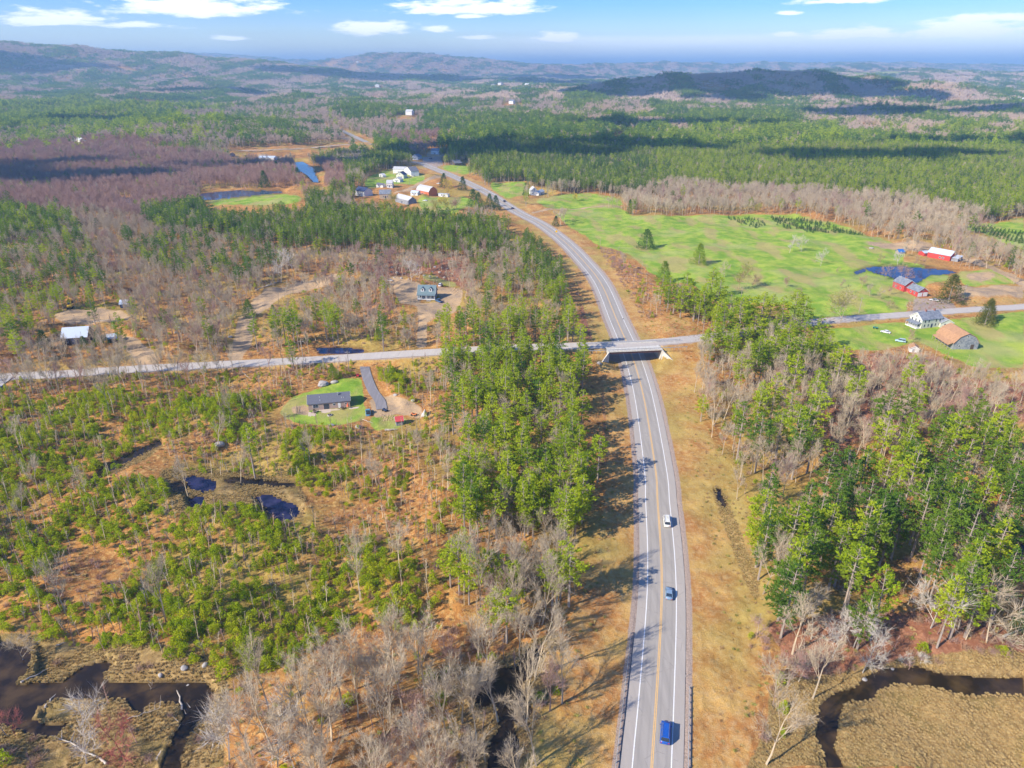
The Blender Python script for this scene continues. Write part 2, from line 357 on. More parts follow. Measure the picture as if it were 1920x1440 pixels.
def P(X, Y, z=None):
    """ground point seen at photo pixel X, Y"""
    h = 0.0
    for _ in range(9):
        x, y = ray_at(X, Y, h); h = 0.5 * h + 0.5 * float(ground(np.array([x]), np.array([y]))[0])
    return Vector((x, y, h if z is None else z))

# ------------------------------------------------------------------ object helpers
def link(o, parent=None):
    COL.objects.link(o)
    if parent is not None: o.parent = parent
    return o
def mesh_np(name, v, f, mats, mi=None, smooth=False):
    """v (n,3), f (m,k) all the same size or list of such arrays"""
    me = bpy.data.meshes.new(name)
    fl = f if isinstance(f, list) else [f]
    v = np.ascontiguousarray(v, np.float32)
    me.vertices.add(len(v)); me.vertices.foreach_set('co', v.ravel())
    lo = np.concatenate([a.ravel() for a in fl]).astype(np.int32)
    tot = np.concatenate([np.full(len(a), a.shape[1]) for a in fl]).astype(np.int32)
    st = np.concatenate([[0], np.cumsum(tot)[:-1]]).astype(np.int32)
    me.loops.add(len(lo)); me.loops.foreach_set('vertex_index', lo)
    me.polygons.add(len(tot)); me.polygons.foreach_set('loop_start', st); me.polygons.foreach_set('loop_total', tot)
    for m in mats: me.materials.append(m)
    if mi is not None: me.polygons.foreach_set('material_index', np.asarray(mi, np.int32))
    me.polygons.foreach_set('use_smooth', np.full(len(tot), smooth))
    me.update(calc_edges=True)
    return me
def tag(o, label=None, cat=None, group=None, kind=None):
    if label: o['label'] = label
    if cat: o['category'] = cat
    if group: o['group'] = group
    if kind: o['kind'] = kind
    return o
def thing(name, label, cat, loc=(0, 0, 0), rz=0.0, group=None):
    o = bpy.data.objects.new(name, None); o.location = loc; o.rotation_euler = (0, 0, rz); o.empty_display_size = 0.5
    COL.objects.link(o); return tag(o, label, cat, group)
class MB:
    def __init__(s): s.v = []; s.f = []; s.m = []
    def add(s, vs, fs, mi=0, M=None):
        b = len(s.v)
        if M is not None: vs = [M @ Vector(p) for p in vs]
        s.v += [tuple(p) for p in vs]; s.f += [tuple(i + b for i in f) for f in fs]; s.m += [mi] * len(fs); return s
    def box(s, x0, x1, y0, y1, z0, z1, mi=0, M=None, bev=0.0):
        if bev > 0:
            b = bev
            pr = [(x0 + b, y0), (x1 - b, y0), (x1, y0 + b), (x1, y1 - b), (x1 - b, y1), (x0 + b, y1), (x0, y1 - b), (x0, y0 + b)]
            pi = [(x0 + b, y0 + b), (x1 - b, y0 + b), (x1 - b, y0 + b), (x1 - b, y1 - b), (x1 - b, y1 - b), (x0 + b, y1 - b), (x0 + b, y1 - b), (x0 + b, y0 + b)]
            vs = [(a, c, z0) for a, c in pr] + [(a, c, z1 - b) for a, c in pr] + [(a, c, z1) for a, c in pi]
            fs = [tuple(range(7, -1, -1)), tuple(range(16, 24))]
            for i in range(8):
                j = (i + 1) % 8; fs += [(i, j, j + 8, i + 8), (i + 8, j + 8, j + 16, i + 16)]
            return s.add(vs, fs, mi, M)
        vs = [(x0, y0, z0), (x1, y0, z0), (x1, y1, z0), (x0, y1, z0), (x0, y0, z1), (x1, y0, z1), (x1, y1, z1), (x0, y1, z1)]
        return s.add(vs, [(3, 2, 1, 0), (4, 5, 6, 7), (0, 1, 5, 4), (1, 2, 6, 5), (2, 3, 7, 6), (3, 0, 4, 7)], mi, M)
    def prism(s, prof, a0, a1, axis='y', mi=0, M=None):
        """extrude a closed profile [(p,q)..] along an axis: y -> (p, a, q); x -> (a, p, q)"""
        n = len(prof); k = (lambda p, q, a: (p, a, q)) if axis == 'y' else (lambda p, q, a: (a, p, q))
        vs = [k(p, q, a0) for p, q in prof] + [k(p, q, a1) for p, q in prof]
        fs = [tuple(range(n)), tuple(range(2 * n - 1, n - 1, -1))] + [(i, i + n, (i + 1) % n + n, (i + 1) % n) for i in range(n)]
        return s.add(vs, fs, mi, M)
    def tube(s, p0, p1, r0, r1=None, n=8, mi=0, cap=True):
        r1 = r0 if r1 is None else r1
        p0, p1 = Vector(p0), Vector(p1); d = (p1 - p0).normalized()
        a = d.cross(Vector((0, 0, 1)) if abs(d.z) < .9 else Vector((1, 0, 0))).normalized(); b = d.cross(a)
        vs = [p + (a * math.cos(2 * math.pi * i / n) + b * math.sin(2 * math.pi * i / n)) * r for p, r in ((p0, r0), (p1, r1)) for i in range(n)]
        fs = [(i, (i + 1) % n, (i + 1) % n + n, i + n) for i in range(n)]
        if cap: fs += [tuple(range(n - 1, -1, -1)), tuple(range(n, 2 * n))]
        return s.add(vs, fs, mi)
    def mesh(s, name, mats, smooth=False):
        me = bpy.data.meshes.new(name); me.from_pydata(s.v, [], s.f)
        for m in (mats if isinstance(mats, (list, tuple)) else [mats]): me.materials.append(m)
        me.polygons.foreach_set('material_index', s.m); me.polygons.foreach_set('use_smooth', [smooth] * len(s.f))
        me.update(); 
        import bmesh
        bm = bmesh.new(); bm.from_mesh(me); bmesh.ops.recalc_face_normals(bm, faces=bm.faces); bm.to_mesh(me); bm.free()
        return me
    def build(s, name, mats, parent=None, smooth=False):
        return link(bpy.data.objects.new(name, s.mesh(name, mats, smooth)), parent)

# ------------------------------------------------------------------ materials
def mat(name, col=(0.5, 0.5, 0.5), rough=0.85, noise=None, metal=0.0, spec=0.3, bump=0.0):
    """plain material with optional procedural mottling: noise=(scale, col2, lo, hi)"""
    m = bpy.data.materials.new(name); m.use_nodes = True; t = m.node_tree; b = t.nodes['Principled BSDF']
    b.inputs['Roughness'].default_value = rough; b.inputs['Metallic'].default_value = metal; b.inputs['Specular IOR Level'].default_value = spec
    if noise is None: noise = (3.0, tuple(c * 0.8 for c in col), 0.35, 0.7)
    tcn = nd(t, 'ShaderNodeTexCoord'); nz = nd(t, 'ShaderNodeTexNoise'); nz.inputs['Scale'].default_value = noise[0]; nz.inputs['Detail'].default_value = 5
    t.links.new(tcn.outputs['Object'], nz.inputs['Vector'])
    mr = nd(t, 'ShaderNodeMapRange'); t.links.new(nz.outputs['Fac'], mr.inputs[0]); mr.inputs[1].default_value = noise[2]; mr.inputs[2].default_value = noise[3]
    t.links.new(mixc(t, mr.outputs[0], tuple(col), tuple(noise[1])), b.inputs['Base Color'])
    if bump:
        bp = nd(t, 'ShaderNodeBump'); bp.inputs['Strength'].default_value = bump; t.links.new(nz.outputs['Fac'], bp.inputs['Height']); t.links.new(bp.outputs[0], b.inputs['Normal'])
    return m

# ------------------------------------------------------------------ the ground
def ground_material():
    m = bpy.data.materials.new('ground'); m.use_nodes = True; t = m.node_tree; b = t.nodes['Principled BSDF']
    b.inputs['Roughness'].default_value = 0.95; b.inputs['Specular IOR Level'].default_value = 0.12
    geo = nd(t, 'ShaderNodeNewGeometry')
    def noise(sc, det=4, rough=0.6, stretch=None):
        n = nd(t, 'ShaderNodeTexNoise'); n.inputs['Scale'].default_value = sc; n.inputs['Detail'].default_value = det; n.inputs['Roughness'].default_value = rough
        if stretch:
            mp = nd(t, 'ShaderNodeMapping'); mp.inputs['Scale'].default_value = stretch; t.links.new(geo.outputs['Position'], mp.inputs[0]); t.links.new(mp.outputs[0], n.inputs['Vector'])
        else: t.links.new(geo.outputs['Position'], n.inputs['Vector'])
        return n.outputs['Fac']
    def ss(v, a, c):
        r = nd(t, 'ShaderNodeMapRange', interpolation_type='SMOOTHSTEP'); t.links.new(v, r.inputs[0]); r.inputs[1].default_value = a; r.inputs[2].default_value = c; return r.outputs[0]
    big, mid, sml, tiny = noise(0.018, 3), noise(0.11, 4), noise(0.7, 5, 0.7), noise(3.5, 3, 0.7)
    A = nd(t, 'ShaderNodeAttribute', attribute_name='cover'); B = nd(t, 'ShaderNodeAttribute', attribute_name='soil')
    sa = nd(t, 'ShaderNodeSeparateColor'); t.links.new(A.outputs['Color'], sa.inputs[0])
    sb = nd(t, 'ShaderNodeSeparateColor'); t.links.new(B.outputs['Color'], sb.inputs[0])
    wob = mth(t, 'MULTIPLY', mth(t, 'SUBTRACT', mth(t, 'ADD', mth(t, 'MULTIPLY', mid, 0.5), mth(t, 'MULTIPLY', sml, 0.5)), 0.5), 0.9)
    def k(c, soft=0.14): return ss(mth(t, 'ADD', c, wob), 0.5 - soft, 0.5 + soft)
    # leaf litter and dead bracken
    lit = mixc(t, ss(mid, .38, .66), (0.49, 0.225, 0.062), (0.30, 0.13, 0.042))
    lit = mixc(t, ss(sml, .47, .62), lit, (0.58, 0.34, 0.12))
    lit = mixc(t, mth(t, 'MULTIPLY', ss(tiny, .52, .66), 0.55), lit, (0.13, 0.08, 0.045))
    lit = mixc(t, mth(t, 'MULTIPLY', ss(big, .46, .6), 0.5), lit, (0.33, 0.31, 0.07))
    # reddish forest floor
    red = mixc(t, ss(sml, .4, .65), (0.27, 0.11, 0.06), (0.42, 0.20, 0.11)); red = mixc(t, mth(t, 'MULTIPLY', ss(tiny, .5, .66), .5), red, (0.14, 0.075, 0.05))
    c = mixc(t, k(sb.outputs[0], .2), lit, red)
    # dry grass of the verge
    dry = mixc(t, ss(mid, .35, .62), (0.56, 0.34, 0.105), (0.40, 0.175, 0.05)); dry = mixc(t, mth(t, 'MULTIPLY', ss(sml, .42, .66), .6), dry, (0.56, 0.39, 0.19))
    dry = mixc(t, mth(t, 'MULTIPLY', ss(big, .44, .6), .5), dry, (0.30, 0.29, 0.07)); dry = mixc(t, mth(t, 'MULTIPLY', ss(tiny, .5, .68), .4), dry, (0.24, 0.14, 0.06))
    c = mixc(t, k(sa.outputs[2]), c, dry)
    # marsh
    mar = mixc(t, ss(sml, .36, .6), (0.44, 0.30, 0.12), (0.25, 0.16, 0.06)); mar = mixc(t, mth(t, 'MULTIPLY', ss(mid, .5, .62), .5), mar, (0.16, 0.13, 0.04))
    c = mixc(t, k(sa.outputs[1]), c, mar)
    # grass
    gr = mixc(t, ss(mid, .36, .64), (0.19, 0.33, 0.03), (0.36, 0.44, 0.06)); gr = mixc(t, mth(t, 'MULTIPLY', ss(big, .5, .66), .65), gr, (0.40, 0.39, 0.15))
    gr = mixc(t, mth(t, 'MULTIPLY', ss(noise(.06, 3, .5, (1, .45, 1)), .50, .62), .72), gr, (0.42, 0.32, 0.13))
    gr = mixc(t, mth(t, 'MULTIPLY', ss(tiny, .5, .66), .3), gr, (0.11, 0.19, 0.03))
    c = mixc(t, k(sa.outputs[0], .1), c, gr)
    # bare soil and sand
    sd = mixc(t, ss(mid, .4, .62), (0.50, 0.34, 0.19), (0.36, 0.26, 0.17)); sd = mixc(t, mth(t, 'MULTIPLY', ss(sml, .45, .65), .5), sd, (0.60, 0.42, 0.23))
    c = mixc(t, k(sb.outputs[1]), c, sd)
    # gravel beside the roads, worn lots
    gv = mixc(t, ss(tiny, .4, .65), (0.43, 0.33, 0.27), (0.30, 0.235, 0.19))
    c = mixc(t, k(sb.outputs[2], .2), c, gv)
    # wet mud at the bed of ponds and streams
    AL = nd(t, 'ShaderNodeAttribute', attribute_name='mud')
    c = mixc(t, AL.outputs['Fac'], c, (0.035, 0.024, 0.016))
    fine = noise(8.0, 4, .75); gv_ = nd(t, 'ShaderNodeMapRange'); t.links.new(fine, gv_.inputs[0]); gv_.inputs[1].default_value = .3; gv_.inputs[2].default_value = .7; gv_.inputs[3].default_value = .62; gv_.inputs[4].default_value = 1.36
    mu = nd(t, 'ShaderNodeMix', data_type='RGBA', blend_type='MULTIPLY'); mu.inputs[0].default_value = 1.0; t.links.new(c, mu.inputs[6]); t.links.new(gv_.outputs[0], mu.inputs[7]); c = mu.outputs[2]
    t.links.new(c, b.inputs['Base Color'])
    bp = nd(t, 'ShaderNodeBump'); bp.inputs['Strength'].default_value = 0.8; bp.inputs['Distance'].default_value = 0.35
    t.links.new(mth(t, 'ADD', mth(t, 'MULTIPLY', tiny, .5), sml), bp.inputs['Height']); t.links.new(bp.outputs[0], b.inputs['Normal'])
    return m
def build_ground():
    NR, NC = 1150, 860
    n0 = 60
    ys = np.concatenate([np.linspace(-150, 60, n0, endpoint=False), 60 * (45000 / 60) ** (np.linspace(0, 1, NR - n0) ** 1.0)])
    us = np.linspace(-1, 1, NC)
    Y2, U = np.meshgrid(ys, us, indexing='ij')
    X2 = U * (0.92 * np.maximum(Y2, 60) + 60)
    H = ground(X2, Y2)
    v = np.stack([X2.ravel(), Y2.ravel(), H.ravel()], 1)
    i = np.arange(NR * NC).reshape(NR, NC)
    f = np.stack([i[:-1, :-1].ravel(), i[:-1, 1:].ravel(), i[1:, 1:].ravel(), i[1:, :-1].ravel()], 1)
    me = mesh_np('ground', v, f, [ground_material()], smooth=True)
    xf, yf = v[:, 0].astype(float), v[:, 1].astype(float)
    PX, PY, t = project(xf, yf, low(xf, yf))
    dh, _ = dist_line(xf, yf, HWY); dc, _ = dist_line(xf, yf, CR)
    g = look(m_grass, PX, PY); s = look(m_sand, PX, PY); ma = look(m_marsh, PX, PY); dr = look(m_dry, PX, PY); dk = look(m_dark, PX, PY)
    dr = np.maximum(dr, (1 - sstep(13, 20, dh)) * 0.9); dr = np.maximum(dr, (1 - sstep(5, 8, dc)) * .8)
    dk = np.where(dr > .7, dk, dk)
    gv = np.maximum((1 - sstep(6.9, 8.0, dh)), (1 - sstep(4.4, 5.6, dc)) * .75)
    for L, w in ((TRACK_FIELD, 2.2), (TRACK_BARN, 4.0), (ROAD_FAR, 5), (VILLAGE_LANE, 4)):
        d, _ = dist_line(xf, yf, L); s = np.maximum(s, 1.2 - sstep(w * .7, w * 1.5, d) * 1.2)
    gv = np.maximum(gv, look(m_pave, PX, PY))
    mud = np.clip(look(m_watb, PX, PY) * 1.3, 0, 1)
    # far away there are fields among the woods
    far = sstep(1700, 2300, yf)
    g = np.maximum(g, far * (snoise(xf, yf, 900, 77) > 1.9) * (low(xf, yf) < 60))
    one = np.ones_like(g)
    for nm, arr in (('cover', (g, ma, dr, one)), ('soil', (dk, np.clip(s, 0, 1), gv, one))):
        a = me.attributes.new(nm, 'FLOAT_COLOR', 'POINT'); a.data.foreach_set('color', np.stack(arr, 1).astype(np.float32).ravel())
    a = me.attributes.new('mud', 'FLOAT', 'POINT'); a.data.foreach_set('value', mud.astype(np.float32))
    tag(link(bpy.data.objects.new('ground', me)), kind='structure')
build_ground()

# ------------------------------------------------------------------ water
def water_mat(name, col, rough, bumps):
    m = bpy.data.materials.new(name); m.use_nodes = True; t = m.node_tree; b = t.nodes['Principled BSDF']
    b.inputs['Base Color'].default_value = (*col, 1); b.inputs['Roughness'].default_value = rough; b.inputs['IOR'].default_value = 1.33; b.inputs['Specular IOR Level'].default_value = 0.5
    geo = nd(t, 'ShaderNodeNewGeometry'); n = nd(t, 'ShaderNodeTexNoise'); n.inputs['Scale'].default_value = bumps; n.inputs['Detail'].default_value = 3
    t.links.new(geo.outputs['Position'], n.inputs['Vector']); bp = nd(t, 'ShaderNodeBump'); bp.inputs['Strength'].default_value = .12; bp.inputs['Distance'].default_value = .1
    t.links.new(n.outputs['Fac'], bp.inputs['Height']); t.links.new(bp.outputs[0], b.inputs['Normal'])
    nb = nd(t, 'ShaderNodeTexNoise'); nb.inputs['Scale'].default_value = .22; nb.inputs['Detail'].default_value = 5; t.links.new(geo.outputs['Position'], nb.inputs['Vector'])
    r = nd(t, 'ShaderNodeMapRange'); t.links.new(nb.outputs['Fac'], r.inputs[0]); r.inputs[1].default_value = .42; r.inputs[2].default_value = .66
    t.links.new(mixc(t, r.outputs[0], tuple(col), tuple(min(1, c * 2.2 + a) for c, a in zip(col, (.03, .015, 0)))), b.inputs['Base Color'])
    return m
WM = {'pond': water_mat('pond_water', (0.004, 0.012, 0.05), .06, 1.2), 'stream': water_mat('stream_water', (0.022, 0.015, 0.009), .10, 1.5),
      'swamp_water': water_mat('swamp_water', (0.012, 0.010, 0.010), .15, 2.0), 'river': water_mat('river_water', (0.02, 0.05, 0.10), .05, .6)}
WM['brook'] = WM['swamp_water']; WM['ditch'] = WM['swamp_water']
for (nm, poly, dep), wz in zip(WATER, WZ):
    Q = wide(poly, 5); mb = MB(); vs = []
    for X, Y in Q:
        x, y = ray_at(X, Y, wz); vs.append((x, y, wz))
    from mathutils.geometry import tessellate_polygon
    tr = tessellate_polygon([[Vector(p) for p in vs]])
    mb.add(vs, [tuple(a) for a in tr]); o = mb.build(nm, WM[nm]); tag(o, kind='structure')

# ------------------------------------------------------------------ roads
def strip(L, offs, dz, name, m, zcol=False, parent=None, n_over=1, dash=None, s0=None, s1=None, tag_it=True):
    """ribbon along a line: offs = lateral offsets (left negative); z from the low ground (+ height column)"""
    T = np.gradient(L[:, :2], axis=0); T /= np.linalg.norm(T, axis=1)[:, None] + 1e-9
    N = np.stack([T[:, 1], -T[:, 0]], 1)
    L = L[s0:s1]; N = N[s0:s1]
    v = []; z0 = low(L[:, 0], L[:, 1]) + (L[:, 2] if zcol else 0)
    for o in offs: v.append(np.stack([L[:, 0] + N[:, 0] * o, L[:, 1] + N[:, 1] * o, z0 + dz + 0.00012 * np.maximum(0, L[:, 1] - 300)], 1))
    n, k = len(L), len(offs); v = np.stack(v, 1).reshape(-1, 3)
    i = np.arange(n * k).reshape(n, k)
    f = np.stack([i[:-1, :-1].ravel(), i[:-1, 1:].ravel(), i[1:, 1:].ravel(), i[1:, :-1].ravel()], 1)
    me_ = mesh_np(name, v, f, [m], smooth=True); a_ = me_.attributes.new('off', 'FLOAT', 'POINT'); a_.data.foreach_set('value', np.tile(np.asarray(offs, np.float32), n))
    o = link(bpy.data.objects.new(name, me_), parent)
    return o
def asphalt(name, c1, c2, streak=True):
    m = bpy.data.materials.new(name); m.use_nodes = True; t = m.node_tree; b = t.nodes['Principled BSDF']; b.inputs['Roughness'].default_value = .9; b.inputs['Specular IOR Level'].default_value = .2
    geo = nd(t, 'ShaderNodeNewGeometry'); n = nd(t, 'ShaderNodeTexNoise'); n.inputs['Scale'].default_value = .5; n.inputs['Detail'].default_value = 6
    mp = nd(t, 'ShaderNodeMapping'); mp.inputs['Scale'].default_value = (1.6, .12, 1); t.links.new(geo.outputs['Position'], mp.inputs[0]); t.links.new(mp.outputs[0], n.inputs['Vector'])
    n2 = nd(t, 'ShaderNodeTexNoise'); n2.inputs['Scale'].default_value = 6; n2.inputs['Detail'].default_value = 4; t.links.new(geo.outputs['Position'], n2.inputs['Vector'])
    f = mth(t, 'ADD', mth(t, 'MULTIPLY', n.outputs['Fac'], .65), mth(t, 'MULTIPLY', n2.outputs['Fac'], .35))
    r = nd(t, 'ShaderNodeMapRange'); t.links.new(f, r.inputs[0]); r.inputs[1].default_value = .36; r.inputs[2].default_value = .64
    c = mixc(t, r.outputs[0], c1, c2)
    at_ = nd(t, 'ShaderNodeAttribute', attribute_name='off'); ab = mth(t, 'ABSOLUTE', at_.outputs['Fac'])
    tr = mth(t, 'SUBTRACT', 1.0, mth(t, 'MULTIPLY', mth(t, 'ABSOLUTE', mth(t, 'SUBTRACT', mth(t, 'ABSOLUTE', mth(t, 'SUBTRACT', ab, 1.85)), .85)), 2.6), clamp=True)
    c = mixc(t, mth(t, 'MULTIPLY', tr, .22), c, (0.20, 0.19, 0.185))
    vo = nd(t, 'ShaderNodeTexVoronoi', feature='DISTANCE_TO_EDGE'); vo.inputs['Scale'].default_value = .13; t.links.new(geo.outputs['Position'], vo.inputs['Vector'])
    ck = mth(t, 'LESS_THAN', mth(t, 'ADD', vo.outputs['Distance'], mth(t, 'MULTIPLY', n2.outputs['Fac'], .012)), .016)
    c = mixc(t, mth(t, 'MULTIPLY', mth(t, 'MULTIPLY', ck, mth(t, 'GREATER_THAN', n.outputs['Fac'], .52)), .25), c, (0.12, 0.12, 0.125))
    t.links.new(c, b.inputs['Base Color'])
    return m
M_ASPH = asphalt('aged_asphalt', (0.315, 0.29, 0.26), (0.40, 0.365, 0.325)); M_SHOULD = asphalt('shoulder_asphalt', (0.37, 0.335, 0.30), (0.43, 0.385, 0.34))
M_LANE = asphalt('back_road_asphalt', (0.46, 0.41, 0.365), (0.54, 0.49, 0.43)); M_DRIVE = asphalt('driveway_asphalt', (0.20, 0.19, 0.20), (0.29, 0.27, 0.27))
M_WHITE = mat('road_paint_white', (0.82, 0.82, 0.8), .6, (4, (.66, .66, .66), .45, .75)); M_YEL = mat('road_paint_yellow', (0.74, 0.46, 0.17), .6, (2, (.62, .40, .18), .4, .7))
HWD = smooth_line(HWY, 3)
hw = strip(HWD, [-5.9, -3.6, 0, 3.6, 5.9], .0, 'highway', M_ASPH); tag(hw, kind='structure')
me = hw.data; me.materials.append(M_SHOULD)
mi = np.zeros(len(me.polygons), np.int32); mi.reshape(-1, 4)[:, 0] = 1; mi.reshape(-1, 4)[:, 3] = 1; me.polygons.foreach_set('material_index', mi)
for off, w, m, nm in ((-3.65, .16, M_WHITE, 'edge_line'), (3.65, .16, M_WHITE, 'edge_line'), (-.16, .15, M_YEL, 'centre_line'), (.16, .15, M_YEL, 'centre_line')):
    strip(HWD, [off - w / 2 - .03, off + w / 2 + .03], .006, nm, m, parent=hw)
CRD = smooth_line(CR, 3)
cr = strip(CRD, [-3.9, 0, 3.9], .0, 'side_road', M_LANE, zcol=True); tag(cr, kind='structure')
tag(strip(SPUR, [-3.5, 0, 3.5], .26, 'road_branch', M_LANE), kind='structure')
tag(strip(DRIVE, [-2.1, 0, 2.1], .26, 'driveway', M_DRIVE), kind='structure')
tag(strip(ROAD_FAR, [-3.5, 0, 3.5], 1.6, 'far_road', M_LANE), kind='structure')
tag(strip(ROAD_FAR2, [-6, 0, 6], 2.0, 'far_highway', M_ASPH), kind='structure')

# ------------------------------------------------------------------ plants: prototypes as numpy triangle soups
def leafmat(name, c1, c2, c3, trans=0.3, var=1.0):
    """colour varies from tree to tree and with the place it stands; some light passes through"""
    m = bpy.data.materials.new(name); m.use_nodes = True; t = m.node_tree; t.nodes.clear()
    oi = nd(t, 'ShaderNodeObjectInfo'); n = nd(t, 'ShaderNodeTexNoise'); n.inputs['Scale'].default_value = .006; n.inputs['Detail'].default_value = 3; t.links.new(oi.outputs['Location'], n.inputs['Vector'])
    r = nd(t, 'ShaderNodeMapRange', interpolation_type='SMOOTHSTEP'); t.links.new(n.outputs['Fac'], r.inputs[0]); r.inputs[1].default_value = .42; r.inputs[2].default_value = .6
    geo = nd(t, 'ShaderNodeNewGeometry'); n2 = nd(t, 'ShaderNodeTexNoise'); n2.inputs['Scale'].default_value = .9; n2.inputs['Detail'].default_value = 2; t.links.new(geo.outputs['Position'], n2.inputs['Vector'])
    f = mth(t, 'ADD', mth(t, 'MULTIPLY', oi.outputs['Random'], .62), mth(t, 'MULTIPLY', mth(t, 'SUBTRACT', n2.outputs['Fac'], .3), .8), clamp=True)
    c = mixc(t, f, c1, c2); c = mixc(t, mth(t, 'MULTIPLY', r.outputs[0], .6 * var), c, c3)
    d = nd(t, 'ShaderNodeBsdfDiffuse'); tr = nd(t, 'ShaderNodeBsdfTranslucent'); mx = nd(t, 'ShaderNodeMixShader'); mx.inputs[0].default_value = trans
    t.links.new(c, d.inputs[0]); t.links.new(c, tr.inputs[0]); t.links.new(d.outputs[0], mx.inputs[1]); t.links.new(tr.outputs[0], mx.inputs[2])
    o = nd(t, 'ShaderNodeOutputMaterial'); t.links.new(mx.outputs[0], o.inputs[0]); return m
M_PINE = leafmat('pine_needles', (0.085, 0.18, 0.022), (0.35, 0.45, 0.03), (0.085, 0.20, 0.04), .45)
M_PINEY = leafmat('yellow_green_pine_needles', (0.19, 0.32, 0.015), (0.58, 0.64, 0.03), (0.42, 0.50, 0.03), .45)  # second needle tint, a yellower green that some of the pines have
M_YPINE = leafmat('young_needles', (0.22, 0.35, 0.012), (0.62, 0.62, 0.025), (0.44, 0.54, 0.02), .45)
M_FIR = leafmat('dark_needles', (0.045, 0.11, 0.03), (0.10, 0.19, 0.03), (0.04, 0.10, 0.035), .2)
M_BUD = leafmat('spring_buds', (0.42, 0.40, 0.10), (0.34, 0.36, 0.08), (0.40, 0.34, 0.12), .3)
M_YEL_L = leafmat('golden_bloom', (0.70, 0.46, 0.06), (0.62, 0.44, 0.05), (0.6, 0.5, 0.08), .3)
M_BARK = leafmat('pine_bark', (0.30, 0.24, 0.20), (0.40, 0.33, 0.27), (0.33, 0.28, 0.23), .0)
M_BARE = leafmat('grey_bark', (0.40, 0.325, 0.23), (0.62, 0.51, 0.355), (0.42, 0.335, 0.24), .0)
M_PURP = leafmat('reddish_twigs', (0.38, 0.235, 0.19), (0.48, 0.31, 0.24), (0.34, 0.23, 0.21), .0)
M_BIRCH = leafmat('white_bark', (0.52, 0.46, 0.385), (0.64, 0.58, 0.49), (0.56, 0.50, 0.42), .0)
M_RED = leafmat('red_maple_buds', (0.50, 0.16, 0.13), (0.42, 0.17, 0.15), (0.5, 0.2, 0.15), .2)
M_SHRUB = leafmat('brown_twigs', (0.38, 0.24, 0.16), (0.52, 0.35, 0.22), (0.36, 0.23, 0.17), .1)
M_REEDS = leafmat('dry_sedge', (0.50, 0.35, 0.155), (0.62, 0.46, 0.22), (0.42, 0.33, 0.12), .2)
M_SCRUB = leafmat('low_scrub', (0.46, 0.26, 0.12), (0.56, 0.38, 0.20), (0.36, 0.25, 0.12), .2)

def tris_from(c, a, b):
    """triangles with apexes: base centre c, half-width vector a, tip vector b -> (n*3,3)"""
    v = np.stack([c - a, c + a, c + b], 1).reshape(-1, 3); return v
def tufts(cent, out, n, size, r, flat=0.42, up=0.35, wr=.34):
    """n leaf tufts round every centre, spreading along `out`"""
    k = len(cent); c = np.repeat(cent, n, 0); o = np.repeat(out, n, 0)
    d = r.normal(size=(k * n, 3)); d[:, 2] *= flat; c = c + d * np.repeat(size, n)[:, None] * .42
    dd = o * .9 + r.normal(size=(k * n, 3)) * .65; dd[:, 2] += up; dd /= np.linalg.norm(dd, axis=1)[:, None]
    s = np.repeat(size, n) * r.uniform(.45, 1.0, k * n)
    side = np.cross(dd, r.normal(size=(k * n, 3)) * .5 + [0, 0, 1]); side /= np.linalg.norm(side, axis=1)[:, None] + 1e-6
    return tris_from(c, side * (s * wr)[:, None], dd * s[:, None])
def tubes(segs, n=3):
    """segs rows: p0(3) p1(3) r0 r1 -> verts, quads"""
    S = np.asarray(segs, float); p0, p1, r0, r1 = S[:, :3], S[:, 3:6], S[:, 6], S[:, 7]
    d = p1 - p0; d /= np.linalg.norm(d, axis=1)[:, None] + 1e-9
    h = np.where(np.abs(d[:, 2:3]) < .9, [[0, 0, 1.0]], [[1.0, 0, 0]]); a = np.cross(d, h); a /= np.linalg.norm(a, axis=1)[:, None]; b = np.cross(d, a)
    vs = []
    for p, r_ in ((p0, r0), (p1, r1)):
        for i in range(n):
            an = 2 * math.pi * i / n; vs.append(p + (a * math.cos(an) + b * math.sin(an)) * r_[:, None])
    v = np.stack(vs, 1).reshape(-1, 3); base = np.arange(len(S))[:, None] * 2 * n
    f = np.concatenate([base + np.array([[i, (i + 1) % n, (i + 1) % n + n, i + n]]) for i in range(n)], 0)
    return v, f
def proto(parts, name):
    """parts: list of (kind, data, material); tri soups ('t', verts) or tubes ('q', (v, f)) -> one mesh"""
    vs, fs, mi, mats, off = [], [], [], [], 0
    for kind, data, m in parts:
        if m not in mats: mats.append(m)
        if kind == 't': v = data; f = np.arange(len(v)).reshape(-1, 3)
        else: v, f = data
        vs.append(v); fs.append(f + off); off += len(v); mi += [mats.index(m)] * len(f)
    return mesh_np(name, np.concatenate(vs), fs, mats, mi)
